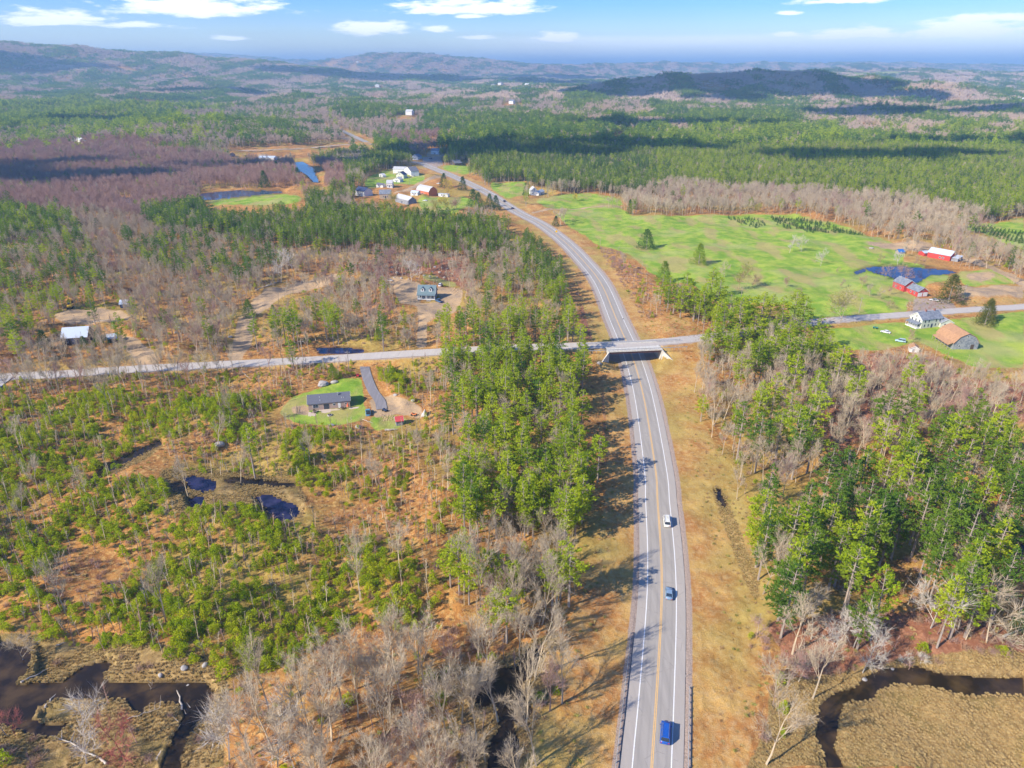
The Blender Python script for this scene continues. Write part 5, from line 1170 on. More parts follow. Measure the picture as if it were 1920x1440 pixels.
# patio furniture
def patio_table(x, y, lab):
    p = at(TR, x, y); q = thing('patio_table', lab, 'table', p)
    o = MB(); o.tube((0, 0, .68), (0, 0, .74), .75, n=14); o.build('tabletop', M_DKW, q); o = MB(); o.tube((0, 0, 0), (0, 0, .68), .06); o.tube((0, 0, 0), (0, 0, .05), .3); o.build('leg', M_DKW, q)
    for i in range(4):
        a = i * 1.57 + .4; c = p + Vector((math.cos(a) * 1.2, math.sin(a) * 1.2, 0)); ch = thing('patio_chair', '%s chair at the %s' % (('front', 'right', 'back', 'left')[i], lab.replace('dark round ', '')), 'chair', c, a + 1.57, 'chairs at the ' + lab)
        o = MB(); o.box(-.25, .25, -.25, .25, .42, .47); o.build('seat', M_DKW, ch); o = MB(); o.box(-.25, .25, .24 - .5, .28 - .5, .47, .95); o.build('backrest', M_DKW, ch)
        o = MB(); [o.box(sx * .22 - .02, sx * .22 + .02, sy * .22 - .02, sy * .22 + .02, 0, .42) for sx in (-1, 1) for sy in (-1, 1)]; o.build('leg_frame', M_DKW, ch)
patio_table(-5.6, -6.1, 'dark round patio table by the left window of the brown house'); patio_table(4.9, -5.3, 'dark round patio table by the right end of the brown house')
u = thing('parasol', 'closed orange parasol at the right end of the brown house', 'parasol', at(TR, 7.1, -5.0)); o = MB(); o.tube((0, 0, 0), (0, 0, 2.5), .03); o.build('pole', M_CHROME, u); o = MB(); o.tube((0, 0, .8), (0, 0, 2.4), .55, .06, 12); o.build('canopy', M('orange_cloth', (.75, .17, .07)), u)
g = thing('fire_pit', 'dark round fire pit at the patio edge', 'fire pit', at(TR, .2, -9.9)); o = MB(); o.tube((0, 0, 0), (0, 0, .4), 1.0, .9, 14); o.build('stone_ring', M_STONE, g); o = MB(); o.tube((0, 0, .405), (0, 0, .42), .7, n=12); o.build('ash', M_RUB, g)
f = thing('garden_fence', 'low wooden fence panel left of the brown house', 'fence', at(TR, -12.6, -2.6), TR.rotation_euler.z + 1.57); o = MB()
for i in range(5): o.box(-2.4 + i * 1.2 - .05, -2.4 + i * 1.2 + .05, -.05, .05, -.3, 1.3)
o.build('post', M_WOODP, f); o = MB(); o.box(-2.4, 2.4, .055, .09, .2, .35); o.box(-2.4, 2.4, .055, .09, .8, .95); o.build('rail', M_WOODP, f)

t, L = house('cape_house', 'blue grey house with two white dormers and teal roof', 'house', (783.5, 561), (816, 561.5), 8.5, 2.9, 4.1, M_BLUEW, M_TEALR, wins=[('f', -3.4, .8, 1.0, 1.4), ('f', -2.0, .8, .6, 1.4), ('f', 2.0, .8, .9, 1.4), ('f', 3.5, .8, .9, 1.4), ('l', 0, 3.6, .9, 1.1), ('r', 0, 3.6, .9, 1.1)], doors=[('f', 0, 1.0, 2.1, M_DOORW)], lift=.3)
for s in (-2.35, 2.35):
    o = MB(); o.prism([(s - .9, 4.1), (s + .9, 4.1), (s + .9, 5.5), (s, 6.35), (s - .9, 5.5)], -3.2, 0, 'y'); d = o.build('dormer', M_WHITEW, t)
    o = MB(); o.prism([(s - 1.05, 5.4), (s, 6.41), (s, 6.56), (s - 1.15, 5.45)], -3.4, .4, 'y'); o.prism([(s + 1.05, 5.4), (s + 1.15, 5.45), (s, 6.56), (s, 6.41)], -3.4, .4, 'y'); o.build('dormer_roof', M_TEALR, d)
    o = MB(); o.box(s - .38, s + .38, -3.26, -3.205, 4.55, 5.6); o.build('dormer_pane', M_GLASS, d)
pr = MB(); pr.box(-L / 2, L / 2, -4.25 - 1.9, -4.26, .0, .18); [pr.box(x - .09, x + .09, -6.05, -5.87, .18, 2.6) for x in np.linspace(-L / 2 + .15, L / 2 - .15, 5)]; pr.build('porch', M_TRIM, t)
pr = MB(); pr.prism([(-6.45, 2.55), (-4.1, 3.0), (-4.1, 3.12), (-6.45, 2.67)], -L / 2 - .3, L / 2 + .3, 'x'); pr.build('porch_roof', M_TEALR, t)
pr = MB(); pr.box(.3, 3.0, -8.2, -6.2, -1.0, -.02); o = pr.build('front_step', M_WOODP, t)

t, L = house('metal_roof_building', 'dark wooden building with pale blue metal roof behind roadside trees', 'building', (118, 648), (166, 645), 10, 3.4, 3.6, M_DKW, M_METR, wins=[('f', -3.5, 1.2, 1.2, 1.2), ('f', 3.4, 1.2, 1.2, 1.2)], doors=[('f', 0, 2.6, 2.6, M_NAVY)], lift=.3)
house('small_shed', 'small shed with pale roof right of the metal roofed building', 'shed', (203, 644), (220, 642), 5, 2.3, 1.6, M_DKW, M_METR, doors=[('f', 0, 1, 1.9, M_WOODP)])
house('small_shed', 'little dark blue shed at the edge of the sand yard', 'shed', (226, 578), (240, 577), 4.5, 2.3, 1.8, M_NAVY, M_METR, doors=[('f', 0, 1, 1.9, M_WOODP)])
house('tool_shed', 'small grey shed with bright red roof below the brown house drive', 'shed', (743.5, 799), (756, 797), 2.8, 2.0, 1.2, M_GREYW, M_REDR, doors=[('f', 0, .9, 1.7, M_WOODP)])

t, L = house('farmhouse', 'cream two storey farmhouse with dark slate roof beside the side road', 'house', (1726, 616.5), (1764, 612), 8, 4.6, 3.0, M_CREAM, M_SLATE, wins=[('f', s, z, .8, 1.3) for s in (-4.6, -2.2, 2.4, 4.8) for z in (.8, 3.0)] + [('l', s, z, .8, 1.3) for s in (-2.3, 0, 2.3) for z in (.8, 3.0)] + [('l', 0, 5.2, .6, .9)], doors=[('f', .2, 1.0, 2.1, M_NAVY)], chim=[(-1.5, 0, .7, .9, M_BRK), (4, 0, .7, .9, M_BRK)])
o = MB(); o.box(-L / 2 - 2.6, -L / 2 - .01, -3.6, 3.6, -1, .3); [o.box(-L / 2 - 2.55, -L / 2 - 2.4, y - .07, y + .07, .3, 2.3) for y in np.linspace(-3.4, 3.4, 6)]; o.build('porch', M_TRIM, t)
o = MB(); o.prism([(-L / 2 - 2.9, 2.3), (-L / 2 - .02, 3.0), (-L / 2 - .02, 3.14), (-L / 2 - 2.9, 2.44)], -3.9, 3.9, 'y'); o.build('porch_roof', M_SLATE, t)
house('farmhouse_wing', 'low grey gabled wing between the cream farmhouse and the barn', 'building', (1762, 614), (1778, 610), 7, 2.6, 1.8, M_CREAM, M_GREYW, rot=math.radians(0), L=6.5, ridge='y', wins=[('f', -1, .9, .8, 1.1)])
t, L = house('gambrel_barn', 'big grey barn with orange brown gambrel roof beside the farmhouse', 'barn', (1785, 655), (1832, 655), 14.5, 3.4, 4.6, M_GREYW, M_RUSTR, ridge='y', style='gambrel', wins=[('f', 0, 6.0, .6, .8), ('f', -3, 1.2, .7, .9)], doors=[('f', 3.2, 1.6, 2.4, M_DKW)], trim=None, ov=.5)
o = MB(); o.prism([(-L / 2 - 2.6, 2.2), (-L / 2 + .2, 3.35), (-L / 2 + .2, 3.5), (-L / 2 - 2.6, 2.35)], -7.2, 6.0, 'y'); o.build('lean_to_roof', M_RUSTR, t); o = MB(); [o.box(-L / 2 - 2.5, -L / 2 - 2.35, y - .08, y + .08, -1, 2.2) for y in np.linspace(-7, 5.8, 6)]; o.build('lean_to_post', M_WOODP, t)
t, L = house('white_shed', 'small white shed with tan roof below the cream farmhouse', 'shed', (1705, 660), (1722, 662), 4.2, 2.0, 1.2, M_WHITEW, M_RUSTR, ridge='y', doors=[('f', -.4, .9, 1.7, M_GREYW)])
t, L = house('red_garage', 'red garage with two white doors and slate roof by the side road', 'garage', (1719, 557), (1742, 558), 9, 2.9, 2.3, M_REDW, M_SLATE, ridge='y', rot=R(12), wins=[('f', 0, 3.3, .6, .6), ('l', -1, 1, .8, 1), ('l', 2, 1, .8, 1)])
for s in (-1.75, 1.75):
    o = MB(); o.box(s - 1.45, s + 1.45, -4.58, -4.51, -.1, 2.3); o.build('garage_door', M_DOORW, t)
c = at(t, -1.2, 9.5); house('red_house', 'taller red house with slate roof joined behind the garage', 'house', None, None, 9.5, 4.0, 2.8, M_REDW, M_SLATE, ridge='y', L=8, loc=(c.x, c.y, 0), rot=R(12), wins=[('f', 1.8, 4.4, .7, .8), ('l', -2, 1, .8, 1.2), ('l', 2, 1, .8, 1.2)], chim=[(0, 0, .7, .8, M_BRK)])
t, L = house('red_barn', 'long red barn with pale metal roof above the farm pond', 'barn', (1737.5, 482), (1767.5, 494), 10, 3.6, 2.6, M_REDW, M_METR, wins=[('f', 3.0, .9, 1.1, 1.0), ('f', 1.0, .9, 1.1, 1.0)], doors=[('r', 0, 3, 2.8, M_DKW)], trim=None, rot=R(-52), L=15)
c = at(t, 9.8, .5); house('barn_lean_to', 'low metal roofed lean to at the near end of the red barn', 'shed', None, None, 7, 2.3, .8, M_GREYW, M_METR, style='shed', L=4.2, loc=(c.x, c.y, 0), rot=R(-52), trim=None)
c = at(t, -11, -.5); house('small_shed', 'open sided red shed with grey roof left of the red barn', 'shed', None, None, 6, 2.3, .9, M_REDW, M_METR, L=5.5, loc=(c.x, c.y, 0), rot=R(10), trim=None, doors=[('f', 0, 2.2, 2.0, M_DKW)])
t, L = house('tarp_shelter', 'blue tarpaulin shelter on posts left of the red barn', 'shelter', (1685, 477), (1696, 476), 4, 1.6, 1.6, M_WOODP, M_TARP, trim=None)
# village by the highway
V = [('white_farmhouse', 'white house with navy roof at the left end of the village', (666, 366), (683, 369), 11, 5, 3, M_WHITEW, M_NAVY, 'x', 'house'), ('white_house', 'white house behind the tan village house', (725, 352), (736, 353), 8, 4, 3, M_WHITEW, M_GREYR, 'x', 'house'), ('grey_house', 'grey roofed house left of the parking lot', (772, 300), (784, 300), 9, 4, 3, M_WHITEW, M_SLATE, 'y', 'house'), ('white_shed', 'small white shed above the navy roofed house', (706, 352), (718, 352), 5, 2.6, 1.6, M_WHITEW, M_SHING, 'x', 'shed'),
     ('tan_house', 'tan house with grey green roof left of the long grey barn', (712, 372), (734, 374), 10, 4, 3.4, M_TAN, M_SLATE, 'x', 'house'), ('long_barn', 'long pale roofed barn with grey walls in the village', (741, 378), (766, 384), 9, 4, 3, M_GREYW, M_GREYR, 'x', 'barn'),
     ('grey_shed', 'grey shed between long barn and orange red barn', (770, 367), (783, 367), 6, 2.6, 1.6, M_WHITEW, M_METR, 'x', 'shed'), ('hoop_roof_barn', 'orange red barn with rounded grey roof in the village', (781, 364), (804, 367), 11, 4.5, 4.5, M('orange_red_boards', (.60, .17, .08)), M_GREYR, 'x', 'barn'),
     ('white_trailer', 'long white trailer right of the orange red barn', (822, 368), (840, 370), 3.5, 2.8, .3, M_WHITEW, M_METR, 'x', 'trailer'), ('long_white_house', 'long white building at the top of the village green', (737, 325), (762, 325), 10, 5, 2.5, M_WHITEW, M_GREYR, 'x', 'building'),
     ('white_house', 'white gabled house just right of the long white building', (759, 326), (771, 330), 10, 5.5, 3.5, M_WHITEW, M_SHING, 'y', 'house'), ('cream_house', 'cream house with blue roof below the long white building', (743, 334), (757, 335), 9, 4, 3.2, M_CREAM, M_NAVY, 'y', 'house'),
     ('white_garage', 'low white garage below the cream house', (737, 341), (750, 342), 7, 3, 2, M_WHITEW, M_GREYR, 'y', 'garage'), ('garden_shed', 'tiny white shed alone on the village lawn', (711, 332), (718, 333), 4, 2.4, 1.6, M_WHITEW, M_GREYR, 'y', 'shed'),
     ('white_farmhouse', 'white house with grey roof in the clearing right of the highway', (996, 366), (1008, 366), 10, 4.6, 3.4, M_WHITEW, M_GREYR, 'y', 'house'), ('white_shed', 'white low wing beside the white clearing house', (1010, 367), (1021, 363), 6, 2.6, 1.8, M_WHITEW, M_METR, 'x', 'shed'),
     ('dark_house', 'dark house with white gable trim beyond the highway bend', (843, 308), (853, 310), 10, 4, 3.2, M_DKW, M_SHING, 'y', 'house'), ('white_house', 'white house among trees above the parking lot', (808, 289), (822, 290), 10, 5, 3, M_WHITEW, M_SLATE, 'x', 'house'),
     ('white_farmhouse', 'white house on a small green lawn in the upper left woods', (132, 266), (150, 267), 12, 4, 3, M_WHITEW, M_GREYR, 'x', 'house'), ('small_shed', 'pale shed left of the upper left lawn', (66, 262), (76, 262), 10, 4, 3, M_WHITEW, M_GREYR, 'x', 'shed'),
     ('metal_shed', 'long pale metal shed beside the far river', (484, 300), (514, 302), 14, 3.5, 2, M_WHITEW, M_METR, 'x', 'shed'), ('red_cabin', 'rusty red cabin at the left end of the far road', (416, 293), (430, 294), 10, 3.5, 3, M_BRICK, M_RUSTR, 'x', 'house'), ('grey_house', 'grey house far up among trees right of the far road', (545, 242), (558, 242), 14, 5, 3.5, M_WHITEW, M_RUSTR, 'x', 'house'),
     ('white_barn', 'pale barn roof above the dark pines at centre', (1352, 215), (1376, 215), 20, 6, 3, M_WHITEW, M_GREYR, 'x', 'barn'), ('white_house', 'white house beside the pale barn above dark pines', (1283, 211), (1294, 211), 14, 6, 4, M_WHITEW, M_GREYR, 'x', 'house')]
for nm, lb, a, b, D, wh, rh, wm, rm, rd, ct in V:
    house(nm, lb, ct, a, b, D, wh, rh, wm, rm, ridge=rd, style='gambrel' if 'hoop' in nm else 'gable', trim=None, wins=[('f', -1.8, 1, .9, 1.3), ('f', 1.8, 1, .9, 1.3)] + ([('f', 0, wh + .3, .9, 1.1)] if rd == 'y' else []), doors=[('f', 0, 1.1, 2.1, M_NAVY)])
FARH.sort(); FC = [0, 0, 0]; OR_ = NUM
for i, (X, Y) in enumerate(FARH):
    x, y = land(X, Y, 25); r_ = random.Random(i); FC[0 if X < 560 else 1 if X < 1280 else 2] += 1
    if y > 12000 or y < 1500: continue
    k = 1.5 if y < 4000 else 2.2
    side = 'left' if X < 560 else 'centre' if X < 1280 else 'right'
    house('distant_house', 'tiny white distant house, number %s from left in the far hamlet at %s' % (OR_[FC[0 if X < 560 else 1 if X < 1280 else 2] - 1], side), 'house', None, None, 9 * k, 5 * k, 3.2 * k, M_WHITEW, r_.choice([M_GREYR, M_SHING, M_SLATE, M_WHITEW]), ridge=r_.choice('xy'), L=12 * k, loc=(x, y, 0), rot=r_.uniform(-.6, .6), trim=None, group='distant houses at %s' % side, lift=3)

# ------------------------------------------------------------------ vehicles
def car(name, label, cat, loc, rz, kind, col, cargo=None):
    """length along y, front at +y"""
    body = M('paint_%02d%02d%02d' % tuple(int(c * 99) for c in col), col, rough=.28, spec=.5)
    Ln, Wd, H, zb, cab0, cab1, rf0, rf1 = {'sedan': (4.7, 1.82, 1.45, .92, -1.75, 1.05, -1.05, .25), 'suv': (4.7, 1.9, 1.78, 1.05, -2.2, 1.15, -1.95, .45), 'van': (5.3, 2.0, 2.1, 1.15, -2.55, 1.65, -2.4, 1.05), 'pickup': (5.7, 1.98, 1.85, 1.08, -.55, 1.35, -.35, .7)}[kind]
    t = thing(name, label, cat, loc, rz); hy = Ln / 2; hw = Wd / 2
    hood = zb - .06; nose = zb - .2
    tail = zb - (.02 if kind != 'sedan' else .05)
    st = [(-hy, .9, .42, zb - .22), (-hy + .12, .97, .26, tail), (-hy + .8, 1, .24, tail), (0, 1, .24, zb), (cab1, 1, .24, hood), (hy - .55, .97, .25, nose), (hy - .1, .92, .28, nose - .14), (hy, .82, .4, nose - .26)]
    vs, fs = [], []
    for y, k, z0, z1 in st:
        w = hw * k; vs += [(-w * .92, y, z0), (-w, y, z0 + .18), (-w, y, z1 - .16), (-w * .9, y, z1), (w * .9, y, z1), (w, y, z1 - .16), (w, y, z0 + .18), (w * .92, y, z0)]
    for i in range(len(st) - 1):
        for j in range(8): a = i * 8 + j; b2 = i * 8 + (j + 1) % 8; fs.append((a, b2, b2 + 8, a + 8))
    fs += [tuple(range(8)), tuple(range(len(vs) - 1, len(vs) - 9, -1))]
    o = MB(); o.add(vs, fs)
    # pillars
    wt = hw * .76
    if kind == 'pickup':
        o.box(-hw * .86, hw * .86, -hy + .1, -hy + .18, zb - .02, zb + .005)
    bo = o.build('body', body, t, True)
    g = MB(); wb = hw * .90
    g.add([(-wb, cab0, zb - .08), (wb, cab0, zb - .08), (wb, cab1, zb - .08), (-wb, cab1, zb - .08), (-wt, rf0, H - .06), (wt, rf0, H - .06), (wt, rf1, H - .06), (-wt, rf1, H - .06)], [(0, 3, 2, 1), (4, 5, 6, 7), (0, 1, 5, 4), (1, 2, 6, 5), (2, 3, 7, 6), (3, 0, 4, 7)])
    g.build('window', M_GLASS, t)
    r = MB(); r.box(-wt - .02, wt + .02, rf0 - .03, rf1 + .03, H - .065, H, bev=.04)
    for sx in (-1, 1):
        for (y0, y1) in ((cab0, rf0), (cab1, rf1)): r.tube((sx * (wb + .005), y0, zb - .05), (sx * (wt + .01), y1, H - .05), .045, n=6)
        if kind != 'pickup':
            ym = (cab0 + cab1) / 2; r.tube((sx * (wb + .005), ym, zb - .05), (sx * (wt + .01), ym, H - .05), .045, n=6)
    r.build('roof', body, t)
    wm = MB(); wm.tube((-.11, 0, 0), (.11, 0, 0), .34, n=16); me = wm.mesh('tyre', M_RUB); rm = MB(); rm.tube((-.125, 0, 0), (.125, 0, 0), .19, n=12); rme = rm.mesh('rim', M_CHROME)
    for sx in (-1, 1):
        for y in (-hy * .62, hy * .64):
            w = link(bpy.data.objects.new('wheel', me), t); w.location = (sx * (hw - .1), y, .34); link(bpy.data.objects.new('rim', rme), w)
        o = MB(); o.box(sx * hw * .62 - .2, sx * hw * .62 + .2, hy - .1, hy + .012, nose - .34, nose - .2); o.build('headlight', M_LAMP, t)
        o = MB(); o.box(sx * hw * .72 - .13, sx * hw * .72 + .13, -hy - .012, -hy + .1, zb - .42, zb - .2); o.build('tail_light', M_TAIL, t)
        o = MB(); o.box(sx * (hw + .11) - .1, sx * (hw + .11) + .1, cab1 - .55, cab1 - .42, zb - .02, zb + .16); o.build('side_mirror', body, t)
    if kind == 'pickup':
        o = MB(); o.box(-hw * .8, hw * .8, -hy + .2, cab0 - .12, zb + .004, zb + .02); o.build('cargo_bed', M_RUB, t)
    if kind in ('van', 'suv'):
        o = MB(); [o.box(sx * wt * .82 - .03, sx * wt * .82 + .03, rf0 + .15, rf1 - .1, H + .002, H + .07) for sx in (-1, 1)]; o.build('roof_rail', M_CHROME, t)
    return t
STN = {}
def nth(k):
    STN[k] = STN.get(k, 0) + 1; return NUM[STN[k] - 1]
def on_hwy(X, Y):
    p = P(X, Y); i = int(np.argmin((HWD[:, 0] - p.x) ** 2 + (HWD[:, 1] - p.y) ** 2)); a, b = HWD[max(i - 2, 0)], HWD[i + 2]
    z = float(low(p.x, p.y)) + .004 + .00012 * max(0, p.y - 300); return Vector((p.x, p.y, z)), math.atan2(b[1] - a[1], b[0] - a[0]) - math.pi / 2
p, rz = on_hwy(1247, 1378); t = car('blue_van', 'dark blue van with bright blue roof nearest the bottom of the highway', 'van', p, rz, 'van', (.015, .10, .44))
p, rz = on_hwy(1250, 981); t = car('white_van', 'white van on the highway, farthest up of the three near vehicles', 'van', p, rz, 'van', (.80, .80, .76)); o = MB(); o.box(-.3, .3, -.9, .6, 2.102, 2.13); o.build('roof_hatch', M_CREAM, t)
p, rz = on_hwy(1254, 1116); car('blue_sedan', 'light blue grey sedan between the two vans on the highway', 'car', p, rz, 'sedan', (.22, .33, .47))
p, rz = on_hwy(1171, 657); car('dark_car', 'dark blue car coming out from under the overpass', 'car', p, rz + math.pi, 'suv', (.03, .05, .10))
p, rz = on_hwy(945.5, 379); car('dark_car', 'dark car on the highway bend, the upper of two', 'car', p, rz, 'suv', (.03, .035, .06)); p, rz = on_hwy(961, 392); car('dark_car', 'dark car on the highway bend, the lower of two', 'car', p, rz, 'sedan', (.04, .05, .10))
for X, Y, dz, kind, col, nm, lb in ((690.5, 776, 12, 'pickup', (.10, .30, .44), 'blue_pickup', 'light blue pickup truck parked by the brown house'), (823, 566, 40, 'pickup', (.05, .12, .26), 'blue_pickup', 'dark blue pickup parked right of the dormer house'), (826, 536, -10, 'suv', (.78, .78, .80), 'white_car', 'white car parked behind the dormer house on the right'),
     (730, 527, 75, 'sedan', (.78, .78, .80), 'white_car', 'white car at the left end of the dirt lot'), (732, 536, 60, 'sedan', (.25, .06, .05), 'dark_red_car', 'dark red car below the white car on the dirt lot'), (1751, 564, 60, 'sedan', (.72, .72, .70), 'silver_car', 'pale car parked in front of the red garage'), (1660, 624, 50, 'sedan', (.80, .80, .82), 'white_car', 'white car on the grass left of the farmhouse'),
     (1688, 641, 60, 'suv', (.42, .60, .66), 'pale_blue_car', 'pale blue car below the farmhouse by a bare bush'), (2, 732, 5, 'pickup', (.05, .10, .20), 'dark_blue_truck', 'dark blue truck cut off at the left edge on the road'), (807, 298, 80, 'suv', (.04, .05, .12), 'parked_car', 'dark car in the village parking lot, lower'), (822, 345, 70, 'sedan', (.7, .7, .7), 'parked_car', 'pale car beside the village lane'), (797, 377, 70, 'sedan', (.7, .72, .75), 'parked_car', 'white car on the grass below the orange red barn'), (774, 331, 75, 'suv', (.75, .75, .75), 'parked_car', 'white car on the lawn right of the cream house')):
    p = P(X, Y); car(nm, lb, 'pickup truck' if kind == 'pickup' else 'car', p, R(dz), kind, col)
def atv(X, Y, col, lb, nm='quad_bike', rz=0):
    p = P(X, Y); t = thing(nm, lb, 'vehicle', p, rz); b = M('paint_%s' % nm, col, rough=.4)
    o = MB(); o.box(-.45, .45, -1.0, 1.0, .5, .78, bev=.1); o.box(-.55, .55, .5, 1.1, .78, .92, bev=.05); o.box(-.55, .55, -1.1, -.5, .78, .92, bev=.05); o.build('body', b, t); o = MB(); o.box(-.2, .2, -.5, .3, .78, 1.0, bev=.05); o.build('seat', M_RUB, t)
    o = MB(); o.tube((-.4, .45, 1.15), (.4, .45, 1.15), .03); o.tube((0, .45, .8), (0, .45, 1.15), .03); o.build('handlebar', M_RUB, t)
    for sx in (-1, 1):
        for y in (-.75, .75): o = MB(); o.tube((sx * .42, y, .33), (sx * .68, y, .33), .33, n=12); o.build('wheel', M_RUB, t)
atv(722, 771, (.03, .06, .14), 'dark quad bike parked on gravel right of the blue pickup', rz=.9); atv(1641, 616, (.03, .28, .22), 'green tractor mower on the grass by the farm track', 'ride_on_mower', 1.0); atv(776, 779, (.70, .20, .05), 'orange yard tractor among the junk right of the red roofed shed', 'yard_tractor', 1.2)
atv(671, 706, (.65, .03, .04), 'bright red yard machine by the top of the driveway', 'yard_machine', .3)

# ------------------------------------------------------------------ poles, wires, signs, rocks, logs and yard things
def pole(X, Y, h, lb, lean=0.0, arm=True):
    p = P(X, Y); t = thing('utility_pole', lb, 'utility pole', p); t.rotation_euler = (0, lean, 0)
    o = MB(); o.tube((0, 0, -.5), (0, 0, h), .17, .11, 8); o.build('post', M_WOODP, t)
    if arm:
        o = MB(); o.box(-1.1, 1.1, .13, .24, h - .9, h - .76); o.build('crossarm', M_WOODP, t)
        for x in (-1, -.3, .9): o = MB(); o.tube((x, .18, h - .755), (x, .18, h - .58), .04); o.build('insulator', M_LAMP, t)
    return p + Vector((math.sin(lean) * h, 0, h - .58))
pa_ = pole(655, 697, 10, 'grey utility pole at the top of the driveway'); pb_ = pole(1388, 569, 10, 'pale utility pole in the green field'); pc_ = pole(1610, 588, 9.5, 'utility pole beside the side road under the budding tree'); pd_ = pole(1802, 566, 10.5, 'leaning utility pole near the red garage', .06)
pe_ = pole(1091, 640, 8, 'thin pole at the left end of the overpass', arm=False); pf_ = pole(858, 332, 12, 'tall utility pole beside the highway at the village'); pg_ = pole(768, 347, 9, 'utility pole in the village lane'); pole(569, 676, 10, 'utility pole between bare trees at the side road'); pole(1020, 370, 8, 'pole beside the white clearing house')
def wire(a, b, sag, lb):
    o = MB(); q = None
    for i in range(13):
        k = i / 12; p = a.lerp(b, k) - Vector((0, 0, sag * 4 * k * (1 - k)))
        if q is not None: o.tube(q, p, .022, n=4, cap=False)
        q = p
    w = o.build('power_line', M_RUB); tag(w, lb, 'wire')
wire(pb_, pc_, 1.2, 'power line over the green field, left span'); wire(pc_, pd_, 1.2, 'power line over the green field, right span'); wire(P(1195, 590) + Vector((0, 0, 9)), pb_, 1.5, 'power line from highway edge to field pole'); 
def sign(X, Y, col, lb, w=.8, hh=2.2, rz=0, dia=True):
    p = P(X, Y); t = thing('road_sign', lb, 'sign', p, rz); o = MB(); o.tube((0, 0, -.2), (0, 0, hh + .3), .04, n=6); o.build('post', M_GALV, t)
    o = MB(); Mx = Matrix.Translation((0, -.06, hh)) @ Matrix.Rotation(R(45 if dia else 0), 4, 'Y'); o.box(-w / 2, w / 2, -.012, .012, -w / 2, w / 2, M=Mx); o.build('sign_panel', M('sign_' + lb[:6], col, rough=.5), t)
sign(1043, 440, (.8, .5, .03), 'yellow warning sign beside the far highway', 1.6, 2.6); sign(1285, 1270, (.05, .05, .05), 'small dark marker post at the guardrail end', .25, 1.1, dia=False); sign(1168, 604, (.7, .7, .7), 'small pale sign at the shoulder before the overpass', .5, 1.8, dia=False)
def rock(X, Y, r, lb, m=None, sq=.6, seed=0, n=2, group=None):
    import bmesh
    p = P(X, Y); bm = bmesh.new(); bmesh.ops.create_icosphere(bm, subdivisions=n, radius=1.0); rr = random.Random(seed + int(X)); ph = [rr.uniform(0, 6) for _ in range(6)]; k3 = [(rr.uniform(-2.4, 2.4), rr.uniform(-2.4, 2.4), rr.uniform(-2.4, 2.4)) for _ in range(6)]
    sx, sy = rr.uniform(.8, 1.2), rr.uniform(.7, 1.1)
    for v in bm.verts:
        k = 1 + .11 * sum(math.sin(v.co.dot(Vector(q)) + f_) for q, f_ in zip(k3, ph)); v.co = Vector((v.co.x * sx * k * r, v.co.y * sy * k * r, v.co.z * sq * k * r))
    me = bpy.data.meshes.new('boulder'); bm.to_mesh(me); bm.free(); me.materials.append(m or M_STONE); o = link(bpy.data.objects.new('boulder', me)); o.location = p + Vector((0, 0, r * sq * .35)); o.rotation_euler = (0, 0, rr.uniform(0, 6)); return tag(o, lb, 'rock', group)
for X, Y, r, lb in ((604, 722, 3.2, 'huge pale boulder on the lawn edge behind the brown house'), (627, 718, 1.8, 'dark earth mound right of the huge pale boulder'), (622, 799, 1.2, 'white boulder on the lawn edge below the patio'), (672, 802, 1.4, 'grey boulder left of the red roofed shed'), (1673, 1256, 1.0, 'pale smooth rock on the upper bank of the creek'), (1697, 1284, .7, 'small grey rock at the creek bend'), (1620, 1273, 1.3, 'reddish boulder beside the creek riffle'), (354, 1288, 1.1, 'tan boulder standing in the dark stream'), (345, 1252, 1.1, 'blue white wet rock above the dark stream'), (383, 1248, 1.3, 'grey boulder right of the wet rock'), (300, 1266, .9, 'grey stone on the stream bank'), (413, 835, 2.2, 'grey boulder among evergreens above the ponds'), (531, 968, .35, 'little red stone at the pond edge'), (773, 752, 1.2, 'rock pile stone beside the gravel lot'), (742, 741, .9, 'rocks at the gravel lot bend'), (1123, 682, 1.4, 'grey bush covered stone left of the highway by the overpass'), (1697, 467, 1.6, 'pale hay bale near the blue shelter'), (1634, 466, 1.8, 'pale rock heap at the field edge'), (337, 617, 1.6, 'grey stone heap in the yard'), (330, 625, 1.2, 'smaller grey stone in the yard'), (431, 633, 1.4, 'pale rock by the dirt track')):
    rock(X, Y, r * (.62 if Y > 1200 else .85), lb)
for i in range(38):
    X = 700 + (i * 37 % 190) * .9; Y = 497 + (i * 13 % 28); rock(X, Y, .35 + (i * 7 % 10) * .09, 'pale stone %s strewn on the slope behind the dormer house' % nth('a'), n=1, seed=i, group='stones behind the dormer house')
for i in range(16): rock(715 + (i * 29 % 22), 778 + (i * 17 % 12), .4, 'split log %s of the heap right of the blue pickup' % nth('b'), M_FIREW, .5, i, 1, 'firewood heap')
for i in range(12): rock(848 + (i * 29 % 14), 540 + (i * 17 % 12), .55, 'cut block %s heaped right of the dormer house' % nth('c'), M_FIREW, .5, i, 1, 'stones right of the dormer house')
